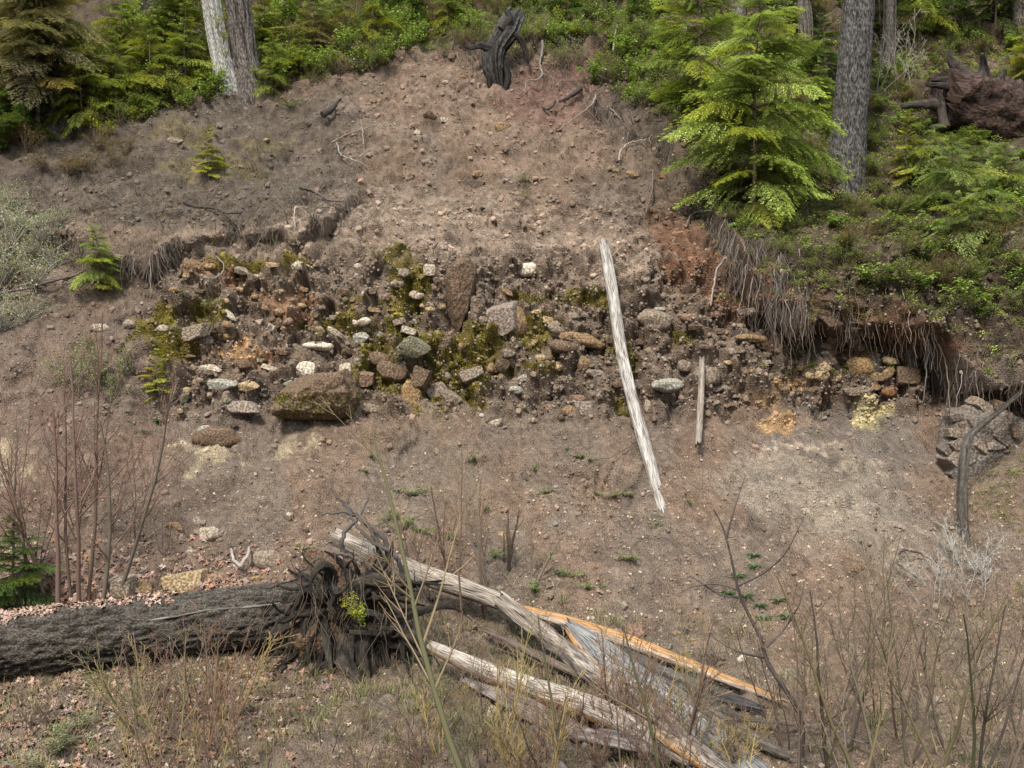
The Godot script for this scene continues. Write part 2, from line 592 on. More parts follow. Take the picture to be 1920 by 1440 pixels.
func make_boughs() -> void:
	var sets := {
		"fir": [18, 0.055, 0.0115, 0.42, Color(0.11, 0.145, 0.042), Color(0.50, 0.58, 0.17), 0.50],
		"fir_dark": [18, 0.062, 0.017, 0.38, Color(0.034, 0.062, 0.02), Color(0.14, 0.21, 0.06), 0.52],
		"cedar": [18, 0.060, 0.018, 0.6, Color(0.08, 0.105, 0.028), Color(0.40, 0.44, 0.11), 0.42],
		"yellow": [16, 0.080, 0.024, 0.22, Color(0.17, 0.18, 0.03), Color(0.48, 0.46, 0.09), 0.45],
		"hemlock": [18, 0.060, 0.018, 0.34, Color(0.024, 0.036, 0.013), Color(0.10, 0.125, 0.036), 0.50],
		"rusty": [18, 0.060, 0.012, 0.40, Color(0.10, 0.094, 0.052), Color(0.33, 0.285, 0.165), 0.48],
		"blue": [18, 0.060, 0.018, 0.55, Color(0.09, 0.12, 0.042), Color(0.43, 0.51, 0.20), 0.48],
	}
	var sd := 100
	for k in sets:
		var a: Array = sets[k]
		boughs[k] = []
		for q in 6:
			sd += 1
			boughs[k].append(bough_mesh(sd, a[0], a[1], a[2], a[3] * (0.75 + 0.1 * q), a[4], a[5], a[6]))


# a conifer whose boughs are parts; lean is a sideways shift of the top
func conifer(called: String, at: Vector3, h: float, kind: String, reach: float, from: float, count: int, label: String, category: String, group := "", lean := Vector2.ZERO, thick := 0.012, conical := 0.85, turn := 0.0) -> Node3D:
	var o := thing(called, at, label, category, group)
	var mb := MB.new()
	var pts := PackedVector3Array()
	var rad := PackedFloat32Array()
	for k in 12:
		var u := k / 11.0
		pts.append(Vector3(lean.x * u * u + 0.02 * sin(u * 9.0), h * u - 0.15, lean.y * u * u))
		rad.append(maxf(h * thick * (1.0 - u), 0.004))
	mb.tube(pts, rad, 8, Color(0.12, 0.09, 0.07), true)
	obj("trunk", mb.mesh(), M.twig, o)
	var yaw := rnd(0, TAU)
	for k in count:
		var u := from + (1.0 - from) * pow((k + 0.5) / count, 0.9)
		yaw += 2.399 + rnd(-0.5, 0.5)
		var y := h * u - 0.15
		var t := (u - from) / (1.0 - from)
		var prof := pow(1.0 - t, conical) * (0.55 + 0.45 * minf(t * 5.0, 1.0))
		var ln := maxf(reach * prof * rnd(0.5, 1.15), 0.16)
		var b := obj("bough", boughs[kind][rng.randi() % 6], M[["foliage", "foliage_dull", "foliage_warm", "foliage"][rng.randi() % 4]], o)
		var pitch := lerpf(-0.12, 0.7, pow(t, 1.5)) + rnd(-0.32, 0.3)
		b.transform = Transform3D(Basis(Vector3.UP, yaw + turn) * Basis(Vector3.BACK, pitch) * Basis(Vector3.RIGHT, rnd(-0.3, 0.3)) * Basis.from_scale(Vector3(ln, ln, ln * rnd(0.85, 1.15))), Vector3(lean.x * u * u, y, lean.y * u * u))
	return o


# a tall forest tree: bark trunk and a crown of many boughs (one mass)
func forest_tree(at: Vector3, h: float, r0: float, kind: String, reach: float, from: float, count: int, label: String, group: String, bark := Color(0.10, 0.08, 0.065), lean := Vector2.ZERO) -> void:
	var o := thing("conifer_tree", at, label, "tree", group)
	var mb := MB.new()
	var pts := PackedVector3Array()
	var rad := PackedFloat32Array()
	for k in 14:
		var u := k / 13.0
		pts.append(Vector3(lean.x * u, h * u - 0.4, lean.y * u))
		rad.append(maxf(r0 * (1.0 - 0.9 * u) * (1.0 + 0.5 * exp(-u * h * 1.6)), 0.02))
	limb(mb, pts, rad, 20, 0.10, 0.12, 3.0, 0.8, bark * 0.5, bark * 1.35, rng.randi() % 1000)
	obj("trunk", mb.mesh(), M.bark, o)
	var mm := MultiMesh.new()
	mm.transform_format = MultiMesh.TRANSFORM_3D
	mm.use_colors = true
	mm.mesh = boughs[kind][rng.randi() % 4]
	mm.instance_count = count
	var yaw := 0.0
	for k in count:
		var t := (k + 0.5) / count
		var u := from + (1.0 - from) * t
		yaw += 2.399 + rnd(-0.4, 0.4)
		var ln := maxf(reach * pow(1.0 - t, 0.7) * rnd(0.6, 1.1), 0.5)
		var pitch := lerpf(-0.35, 0.5, t * t) + rnd(-0.15, 0.15)
		mm.set_instance_transform(k, Transform3D(Basis(Vector3.UP, yaw) * Basis(Vector3.BACK, pitch) * Basis(Vector3.RIGHT, rnd(-0.4, 0.4)) * Basis.from_scale(Vector3.ONE * ln), Vector3(lean.x * u, h * u - 0.4, lean.y * u)))
		mm.set_instance_color(k, tint(Color(1, 1, 1), 0.3))
	var c := MultiMeshInstance3D.new()
	c.multimesh = mm
	c.material_override = M.foliage
	c.name = "crown"
	c.set_meta("kind", "stuff")
	o.add_child(c)


# leafy shrub about one metre tall: [stems, leaves]
func shrub_meshes(seed_: int, stems: int, leaves: int, ll: float, lw: float, dark: Color, fresh: Color, wood: Color, spread := 0.6, flop := 0.3) -> Array:
	var r := RandomNumberGenerator.new()
	r.seed = seed_
	var st := MB.new()
	var lf := MB.new()
	for s in stems:
		var an := r.randf() * TAU
		var out := r.randf_range(0.15, 1.0) * spread
		var hh := r.randf_range(0.55, 1.0) * (1.0 - 0.35 * out / maxf(spread, 0.01))
		var pts := PackedVector3Array()
		var rad := PackedFloat32Array()
		for k in 7:
			var u := k / 6.0
			pts.append(Vector3(cos(an) * out * u + r.randf_range(-0.02, 0.02), hh * u - flop * u * u * 0.4 - 0.05, sin(an) * out * u + r.randf_range(-0.02, 0.02)))
			rad.append(lerpf(0.009, 0.003, u))
		st.tube(pts, rad, 4, wood, false)
		for q in leaves:
			var u := pow(r.randf(), 0.6)
			var f := u * 6.0
			var i0 := mini(int(f), 5)
			var p := pts[i0].lerp(pts[i0 + 1], f - i0) + Vector3(r.randf_range(-1, 1), r.randf_range(-0.6, 0.8), r.randf_range(-1, 1)) * 0.07
			var la := r.randf() * TAU
			var dir := Vector3(cos(la), r.randf_range(-0.5, 0.5), sin(la)).normalized()
			var sd := dir.cross(Vector3(r.randf_range(-0.5, 0.5), 1, r.randf_range(-0.5, 0.5))).normalized()
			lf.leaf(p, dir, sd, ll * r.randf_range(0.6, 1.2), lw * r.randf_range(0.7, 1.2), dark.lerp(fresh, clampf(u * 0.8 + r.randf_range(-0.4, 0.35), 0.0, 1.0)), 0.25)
	return [st.mesh(), lf.mesh()]


var shrubs := {}


func make_shrubs() -> void:
	var sets := {
		"salal": [9, 34, 0.085, 0.052, Color(0.055, 0.09, 0.028), Color(0.32, 0.41, 0.11), Color(0.10, 0.06, 0.04), 0.55, 0.35],
		"huckle": [12, 60, 0.040, 0.024, Color(0.06, 0.082, 0.03), Color(0.29, 0.33, 0.12), Color(0.12, 0.08, 0.06), 0.6, 0.3],
		"lichen": [22, 26, 0.045, 0.020, Color(0.17, 0.17, 0.12), Color(0.47, 0.47, 0.37), Color(0.22, 0.20, 0.18), 0.65, 0.5],
		"weed": [9, 34, 0.060, 0.034, Color(0.09, 0.13, 0.04), Color(0.28, 0.36, 0.13), Color(0.12, 0.12, 0.06), 0.5, 0.3],
		"lime": [8, 30, 0.070, 0.035, Color(0.12, 0.15, 0.015), Color(0.40, 0.42, 0.06), Color(0.14, 0.10, 0.06), 0.5, 0.4],
		"brown": [16, 70, 0.045, 0.012, Color(0.08, 0.06, 0.036), Color(0.27, 0.19, 0.105), Color(0.14, 0.10, 0.08), 0.6, 0.5],
		"pale": [12, 44, 0.042, 0.026, Color(0.10, 0.115, 0.05), Color(0.30, 0.32, 0.17), Color(0.18, 0.14, 0.12), 0.55, 0.2],
	}
	var sd := 300
	for k in sets:
		var a: Array = sets[k]
		shrubs[k] = []
		for q in 3:
			sd += 1
			shrubs[k].append(shrub_meshes(sd, a[0], a[1], a[2], a[3], a[4], a[5], a[6], a[7], a[8]))


func shrub(called: String, kind: String, at: Vector3, size: Vector3, label: String, group := "") -> void:
	var o := thing(called, at, label, "shrub", group)
	var m: Array = shrubs[kind][rng.randi() % 3]
	o.basis = Basis(Vector3.UP, rnd(0, TAU)) * Basis.from_scale(size)
	obj("stems", m[0], M.twig, o)
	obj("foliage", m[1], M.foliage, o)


func fern_mesh(seed_: int, fronds: int, dark: Color, fresh: Color) -> Array:
	var out := []
	var r := RandomNumberGenerator.new()
	r.seed = seed_
	for f in fronds:
		var mb := MB.new()
		var an := TAU * f / fronds + r.randf_range(-0.3, 0.3)
		var fw := Vector3(cos(an), 0, sin(an))
		var sd := Vector3(-sin(an), 0, cos(an))
		var ln := r.randf_range(0.75, 1.05)
		var lift := r.randf_range(0.45, 0.8)
		var pts := PackedVector3Array()
		var rad := PackedFloat32Array()
		for k in 15:
			var u := k / 14.0
			pts.append(fw * ln * u + Vector3(0, lift * u - (lift + 0.15) * u * u * u, 0))
			rad.append(lerpf(0.007, 0.002, u))
		mb.tube(pts, rad, 3, fresh * 0.7, false)
		for k in range(1, 28):
			var u := k / 28.0
			var q := u * 14.0
			var i0 := mini(int(q), 13)
			var p := pts[i0].lerp(pts[i0 + 1], q - i0)
			var w := 0.15 * sin(minf(u * 1.6 + 0.45, PI * 0.5)) * (1.0 - u * u * 0.85)
			for s in [-1.0, 1.0]:
				var dir: Vector3 = (sd * s + fw * 0.35 + Vector3(0, r.randf_range(-0.15, 0.05), 0)).normalized()
				mb.leaf(p, dir, dir.cross(Vector3.UP).normalized(), w, 0.028, dark.lerp(fresh, r.randf()), 0.2)
		out.append(mb.mesh())
	return out


func fern(at: Vector3, size: float, label: String, group: String, fresh := Color(0.17, 0.22, 0.04)) -> void:
	var o := thing("fern", at, label, "fern", group)
	for m in fern_mesh(rng.randi(), 9, fresh * 0.4, fresh):
		obj("frond", m, M.foliage, o)
	o.scale = Vector3.ONE * size


# a leafless shoot and its twigs, grown from p
func grow(mb: MB, fine: MB, p: Vector3, dir: Vector3, ln: float, r0: float, level: int, col: Color, tipcol: Color, wander: float, twigs: int, up := 0.035) -> void:
	var steps := 7 if level == 0 else 5
	var pts := PackedVector3Array([p])
	var rad := PackedFloat32Array([r0])
	var d := dir
	for k in steps:
		d = (d + Vector3(rnd(-1, 1), rnd(-1, 1), rnd(-1, 1)) * wander + Vector3.UP * up).normalized()
		pts.append(pts[-1] + d * ln / steps)
		rad.append(maxf(lerpf(r0, r0 * 0.3, (k + 1.0) / steps), 0.0028))
	(mb if level == 0 else fine).tube(pts, rad, 5 if level == 0 else 3, col.lerp(tipcol, level * 0.45), level == 0)
	if level >= 2:
		return
	for q in twigs:
		var u := rnd(0.25, 0.97) * steps
		var i0 := mini(int(u), steps - 1)
		var bp := pts[i0].lerp(pts[i0 + 1], u - i0)
		var ax := (pts[i0 + 1] - pts[i0]).normalized()
		var sd := ax.cross(Vector3(rnd(-1, 1), rnd(-0.4, 0.4), rnd(-1, 1))).normalized()
		var bd := (ax * rnd(0.7, 1.3) + sd * rnd(0.5, 1.0)).normalized()
		grow(mb, fine, bp, bd, ln * rnd(0.22, 0.5) * (1.0 - 0.45 * u / steps), maxf(lerpf(r0, r0 * 0.3, u / steps) * 0.6, 0.003), level + 1, col, tipcol, wander, int(twigs * 0.55), up)


func bare_shrub(at: Vector3, h: float, stems: int, spread: float, col: Color, tipcol: Color, twigs: int, label: String, group: String, lean := Vector3.ZERO, r0 := 0.012, wander := 0.1) -> Node3D:
	var o := thing("bare_shrub", at, label, "shrub", group)
	for s in stems:
		var mb := MB.new()
		var an := rnd(0, TAU)
		var dir := (Vector3(cos(an) * spread * rnd(0.2, 1), 1.0, sin(an) * spread * rnd(0.2, 1)) + lean).normalized()
		var fine := MB.new()
		grow(mb, fine, Vector3(cos(an) * 0.06 * stems * 0.3, -0.08, sin(an) * 0.06 * stems * 0.3), dir, h * rnd(0.6, 1.05), r0 * rnd(0.7, 1.15), 0, tint(col, 0.2), tipcol, wander, twigs)
		var st := obj("stem", mb.mesh(), M.twig, o)
		if fine.v.size() > 0:
			obj("twigs", fine.mesh(), M.twig, st).set_meta("kind", "stuff")
	return o


# a stem with a shape of its own: points in world space
func stem_thing(called: String, pts: Array, r0: float, r1: float, col: Color, label: String, category: String, group := "", sides := 6, wob := 0.0) -> Node3D:
	var q := PackedVector3Array()
	var rad := PackedFloat32Array()
	var o := thing(called, pts[0], label, category, group)
	var cv := Curve3D.new()
	for k in pts.size():
		var a: Vector3 = pts[maxi(k - 1, 0)]
		var b: Vector3 = pts[mini(k + 1, pts.size() - 1)]
		cv.add_point(pts[k] - pts[0], (a - b) * 0.16, (b - a) * 0.16)
	var total := cv.get_baked_length()
	var n := clampi(int(total / 0.06), 5, 60)
	for k in n + 1:
		var u := float(k) / n
		q.append(cv.sample_baked(total * u) + Vector3(rnd(-1, 1), rnd(-1, 1), rnd(-1, 1)) * wob)
		rad.append(maxf(lerpf(r0, r1, u) * rnd(0.9, 1.1), 0.003))
	var mb := MB.new()
	limb(mb, q, rad, sides, 0.0, 0.10, 1.5, 2.0, col * 0.6, col * 1.25, rng.randi() % 999)
	obj("wood", mb.mesh(), M.twig, o)
	return o


# ---------------------------------------------------------------- wood
# a tapering limb whose skin is ridged by noise: appended to mb. flat < 1 presses the section, roll turns it. edge recolours a sector of the section.
func limb(mb: MB, path: PackedVector3Array, radii: PackedFloat32Array, sides: int, step: float, amp: float, fa: float, fl: float, c0: Color, c1: Color, seed_: int, flat := 1.0, roll := 0.0, edge := [], ragged := 0.0, cracked := false) -> void:
	var pts := path
	var rad := radii
	if step > 0.0:
		pts = PackedVector3Array()
		rad = PackedFloat32Array()
		for k in path.size() - 1:
			var n := maxi(1, int(path[k].distance_to(path[k + 1]) / step))
			for q in n:
				pts.append(path[k].cubic_interpolate(path[k + 1], path[maxi(k - 1, 0)], path[mini(k + 2, path.size() - 1)], float(q) / n))
				rad.append(lerpf(radii[k], radii[k + 1], float(q) / n))
		pts.append(path[-1])
		rad.append(radii[-1])
	var nz := FastNoiseLite.new()
	nz.seed = seed_
	nz.frequency = 1.0
	nz.fractal_octaves = 4
	var k := pts.size()
	var d := (pts[1] - pts[0]).normalized()
	var side := d.cross(Vector3.UP if absf(d.y) < 0.9 else Vector3.BACK).normalized()
	var b := mb.v.size()
	var along := 0.0
	for r in k:
		var dir := (pts[mini(r + 1, k - 1)] - pts[maxi(r - 1, 0)]).normalized()
		side = (side - dir * side.dot(dir)).normalized()
		var up := dir.cross(side)
		if r > 0:
			along += pts[r].distance_to(pts[r - 1])
		for s in sides + 1:
			var an := TAU * (s % sides) / sides
			var v := nz.get_noise_3d(cos(an) * fa, sin(an) * fa, along * fl)
			var v2 := nz.get_noise_3d(cos(an) * fa * 3.0 + 30.0, sin(an) * fa * 3.0, along * fl * 2.2)
			var w := v * 0.65 + v2 * 0.5
			if cracked:
				w = minf(absf(v) * 5.0, 0.75) * 0.8 + minf(absf(v2) * 4.0, 0.6) * 0.5 + v2 * 0.25 - 0.62
			var rr := rad[r] * (1.0 + amp * w * 2.0)
			var ca := cos(an)
			var sa := sin(an) * flat
			var x := ca * cos(roll) - sa * sin(roll)
			var y := ca * sin(roll) + sa * cos(roll)
			var col := c0.lerp(c1, clampf(0.5 + w * 1.5, 0.0, 1.0))
			if edge:
				var e := cos(an - edge[0])
				col = col.lerp(edge[2], smoothstep(edge[1] - 0.12, edge[1] + 0.12, e + w * 0.4) * edge[3])
			var pp := pts[r] + (side * x + up * y) * rr
			if ragged > 0.0 and (r == 0 or r == k - 1):
				pp += dir * ragged * nz.get_noise_2d(an * 4.0, 90.0 + r) * (1.0 if r > 0 else -1.0) * 2.0
			mb.vert(pp, side, col, Vector2(float(s) / sides, along))
	for r in k:
		for s in sides + 1:
			var a0 := mb.v[b + r * (sides + 1) + (s - 1 if s > 0 else sides - 1)]
			var a1 := mb.v[b + r * (sides + 1) + (s + 1 if s < sides else 1)]
			var b0 := mb.v[b + maxi(r - 1, 0) * (sides + 1) + s]
			var b1 := mb.v[b + mini(r + 1, k - 1) * (sides + 1) + s]
			mb.n[b + r * (sides + 1) + s] = (a1 - a0).cross(b1 - b0).normalized()
	for r in k - 1:
		for s in sides:
			var p := b + r * (sides + 1) + s
			var q := p + sides + 1
			mb.i.append_array([p, q, p + 1, p + 1, q, q + 1])
	for e in [0, k - 1]:
		var dir := (pts[0] - pts[1]).normalized() if e == 0 else (pts[k - 1] - pts[k - 2]).normalized()
		var c_ := mb.v.size()
		mb.vert(pts[e], dir, c1, Vector2(0.5, 0.5))
		for s in sides + 1:
			mb.vert(mb.v[b + e * (sides + 1) + s], dir, c1.lerp(c0, 0.5), Vector2(0.5 + 0.1 * cos(TAU * s / sides), 0.5 + 0.1 * sin(TAU * s / sides)))
		for s in sides:
			if e == 0:
				mb.i.append_array([c_, c_ + 1 + s, c_ + 2 + s])
			else:
				mb.i.append_array([c_, c_ + 2 + s, c_ + 1 + s])


func limb_mesh(path: Array, radii: Array, sides: int, step: float, amp: float, fa: float, fl: float, c0: Color, c1: Color, seed_: int, flat := 1.0, roll := 0.0, edge := [], ragged := 0.0, cracked := false) -> ArrayMesh:
	var mb := MB.new()
	limb(mb, PackedVector3Array(path), PackedFloat32Array(radii), sides, step, amp, fa, fl, c0, c1, seed_, flat, roll, edge, ragged, cracked)
	return mb.mesh()


func rel(path: Array, at: Vector3) -> Array:
	var out := []
	for p in path:
		out.append(p - at)
	return out


# ---------------------------------------------------------------- stones
var ico := {}


func icosphere(sub: int) -> Array:
	if ico.has(sub):
		return ico[sub]
	var t := (1.0 + sqrt(5.0)) / 2.0
	var v := []
	for q in [[-1, t, 0], [1, t, 0], [-1, -t, 0], [1, -t, 0], [0, -1, t], [0, 1, t], [0, -1, -t], [0, 1, -t], [t, 0, -1], [t, 0, 1], [-t, 0, -1], [-t, 0, 1]]:
		v.append(Vector3(q[0], q[1], q[2]).normalized())
	var f := [[0, 11, 5], [0, 5, 1], [0, 1, 7], [0, 7, 10], [0, 10, 11], [1, 5, 9], [5, 11, 4], [11, 10, 2], [10, 7, 6], [7, 1, 8], [3, 9, 4], [3, 4, 2], [3, 2, 6], [3, 6, 8], [3, 8, 9], [4, 9, 5], [2, 4, 11], [6, 2, 10], [8, 6, 7], [9, 8, 1]]
	for k in sub:
		var nf := []
		var mids := {}
		for tri in f:
			var m := []
			for e in 3:
				var a: int = tri[e]
				var b: int = tri[(e + 1) % 3]
				var key := mini(a, b) * 100000 + maxi(a, b)
				if not mids.has(key):
					mids[key] = v.size()
					v.append(((v[a] + v[b]) * 0.5).normalized())
				m.append(mids[key])
			nf.append_array([[tri[0], m[0], m[2]], [tri[1], m[1], m[0]], [tri[2], m[2], m[1]], [m[0], m[1], m[2]]])
		f = nf
	ico[sub] = [v, f]
	return ico[sub]


# a stone of radius about 1; cuts makes it blocky
func stone_mesh(seed_: int, sub: int, lump: float, cuts: int, depth := 0.62) -> ArrayMesh:
	var r := RandomNumberGenerator.new()
	r.seed = seed_
	var nz := FastNoiseLite.new()
	nz.seed = seed_
	nz.frequency = 0.9
	nz.fractal_octaves = 4
	var src := icosphere(sub)
	var planes := []
	for k in cuts:
		planes.append([Vector3(r.randf_range(-1, 1), r.randf_range(-1, 1), r.randf_range(-1, 1)).normalized(), r.randf_range(depth, depth + 0.35)])
	var ps := []
	for p in src[0]:
		var q: Vector3 = p * (1.0 + lump * nz.get_noise_3dv(p) * 1.6)
		if cuts > 0:
			q *= lerpf(1.0, 1.0 / maxf(maxf(absf(p.x), absf(p.y)), absf(p.z)), 0.6)
		for pl in planes:
			var e: float = q.dot(pl[0]) - pl[1]
			if e > 0.0:
				q -= pl[0] * e * 0.94
		q *= 1.0 + 0.05 * nz.get_noise_3dv(p * 5.0)
		ps.append(q)
	var mb := MB.new()
	if cuts == 0:
		for p in ps:
			mb.vert(p, Vector3.ZERO, Color.WHITE)
		for tri in src[1]:
			var nn: Vector3 = (ps[tri[2]] - ps[tri[0]]).cross(ps[tri[1]] - ps[tri[0]])
			for e in 3:
				mb.n[tri[e]] += nn
			mb.i.append_array([tri[0], tri[2], tri[1]])
		for k in mb.n.size():
			mb.n[k] = mb.n[k].normalized()
			if mb.n[k].dot(ps[k]) < 0.0:
				mb.n[k] = -mb.n[k]
	else:
		for tri in src[1]:
			var nn: Vector3 = (ps[tri[1]] - ps[tri[0]]).cross(ps[tri[2]] - ps[tri[0]]).normalized()
			if nn.dot(ps[tri[0]]) < 0.0:
				nn = -nn
			var b := mb.v.size()
			for e in 3:
				mb.vert(ps[tri[e]], nn, Color.WHITE)
			mb.i.append_array([b, b + 2, b + 1])
	return mb.mesh()


# a sharp edged block: a box pulled out of true
func block_mesh(seed_: int) -> ArrayMesh:
	var r := RandomNumberGenerator.new()
	r.seed = seed_
	var nz := FastNoiseLite.new()
	nz.seed = seed_
	nz.frequency = 1.4
	var off := []
	for k in 8:
		off.append(Vector3(r.randf_range(-0.42, 0.1), r.randf_range(-0.42, 0.1), r.randf_range(-0.42, 0.1)))
	var src := icosphere(3)
	var ps := []
	for p in src[0]:
		var q: Vector3 = p * lerpf(1.0, 1.0 / maxf(maxf(absf(p.x), absf(p.y)), absf(p.z)), 0.93)
		var d := Vector3.ZERO
		for k in 8:
			var sx := 1.0 if k & 1 else -1.0
			var sy := 1.0 if k & 2 else -1.0
			var sz := 1.0 if k & 4 else -1.0
			var w := (1.0 + sx * clampf(q.x, -1, 1)) * (1.0 + sy * clampf(q.y, -1, 1)) * (1.0 + sz * clampf(q.z, -1, 1)) / 8.0
			d += Vector3(off[k].x * sx, off[k].y * sy, off[k].z * sz) * w
		ps.append((q + d) * (1.0 + 0.06 * nz.get_noise_3dv(p * 2.0)))
	var mb := MB.new()
	for tri in src[1]:
		var nn: Vector3 = (ps[tri[1]] - ps[tri[0]]).cross(ps[tri[2]] - ps[tri[0]]).normalized()
		if nn.dot(ps[tri[0]]) < 0.0:
			nn = -nn
		var b := mb.v.size()
		for e in 3:
			mb.vert(ps[tri[e]], nn, Color.WHITE)
		mb.i.append_array([b, b + 2, b + 1])
	return mb.mesh()


var stones := {0: [], 1: [], 2: []}
# tone names: albedo
const TONES := {
	"white": [Color(0.66, 0.66, 0.63), "white"],
	"pale": [Color(0.46, 0.44, 0.405), "pale grey"],
	"blue": [Color(0.37, 0.405, 0.40), "blue grey"],
	"cream": [Color(0.46, 0.39, 0.275), "cream"],
	"tan": [Color(0.30, 0.23, 0.155), "tan"],
	"ochre": [Color(0.33, 0.245, 0.145), "ochre"],
	"rust": [Color(0.25, 0.15, 0.085), "rusty brown"],
	"pink": [Color(0.28, 0.205, 0.175), "pinkish"],
	"grey": [Color(0.28, 0.255, 0.23), "grey"],
	"lilac": [Color(0.30, 0.275, 0.27), "lilac grey"],
	"brown": [Color(0.18, 0.14, 0.11), "brown"],
	"dark": [Color(0.14, 0.125, 0.115), "charcoal grey"],
	"slate": [Color(0.185, 0.178, 0.178), "slate"],
	"umber": [Color(0.135, 0.105, 0.088), "umber"],
	"green": [Color(0.22, 0.23, 0.185), "greenish grey"],
	"mossy": [Color(0.115, 0.105, 0.035), "moss covered"],
}


func make_stones() -> void:
	for k in 6:
		stones[0].append(stone_mesh(500 + k, 2, 0.22, 0))
		stones[1].append(stone_mesh(520 + k, 2, 0.16, 9) if k % 2 else block_mesh(570 + k))
		stones[2].append(stone_mesh(540 + k, 2, 0.18, 14, 0.5) if k % 3 == 0 else block_mesh(580 + k))
	for k in TONES:
		var m: StandardMaterial3D = M.stone.duplicate()
		m.vertex_color_use_as_albedo = false
		m.albedo_color = (TONES[k][0] as Color).linear_to_srgb()
		m.resource_name = "stone_" + k
		M["stone_" + k] = m
	var rs: StandardMaterial3D = M.stone_dark.duplicate()
	rs.albedo_color = lin(0.150, 0.110, 0.082)
	rs.heightmap_scale = 5.0
	rs.resource_name = "root_plate_soil"
	M["root_plate_soil"] = rs


# a stone bedded in the bank at a pixel of the layout; w, h are its width and height in pixels there
func stone(a: Array, group_zone: String, called := "stone") -> MeshInstance3D:
	if a.size() < 8 and a[5] == "white":
		a = a.duplicate()
		a[5] = "pale"
	var k := spot(a[0], a[1])
	var p := T.v[k]
	var nn := T.n[k]
	var m := -p.z / FOCAL
	var w: float = a[2] * m * 0.56
	var h: float = a[3] * m * 0.56
	var dep := minf(w, h) * 0.5 + maxf(w, h) * 0.25
	var o := obj(called, stones[int(a[6])][rng.randi() % 6], M["stone_" + a[5]])
	o.basis = Basis(Vector3.BACK, deg_to_rad(-a[4])) * Basis.from_scale(Vector3(w, h, dep)) * Basis(Vector3(rnd(-1, 1), rnd(-1, 1), rnd(-1, 1)).normalized(), rnd(-0.5, 0.5))
	o.position = p + Vector3(nn.x, nn.y * 0.5, nn.z).normalized() * dep * rnd(-0.3, 0.1)
	var big: float = maxf(a[2], a[3])
	if a.size() > 7:
		tag(o, a[7], "rock", "stones of the bank")
	else:
		var size_word := "large" if big > 38.0 else ("fist sized" if big > 22.0 else "small")
		var form: String = ["rounded", "angular", "flat sided"][int(a[6])]
		tag(o, "%s %s %s stone %s" % [size_word, TONES[a[5]][1], form, group_zone], "stone", "stones " + group_zone)
	return o

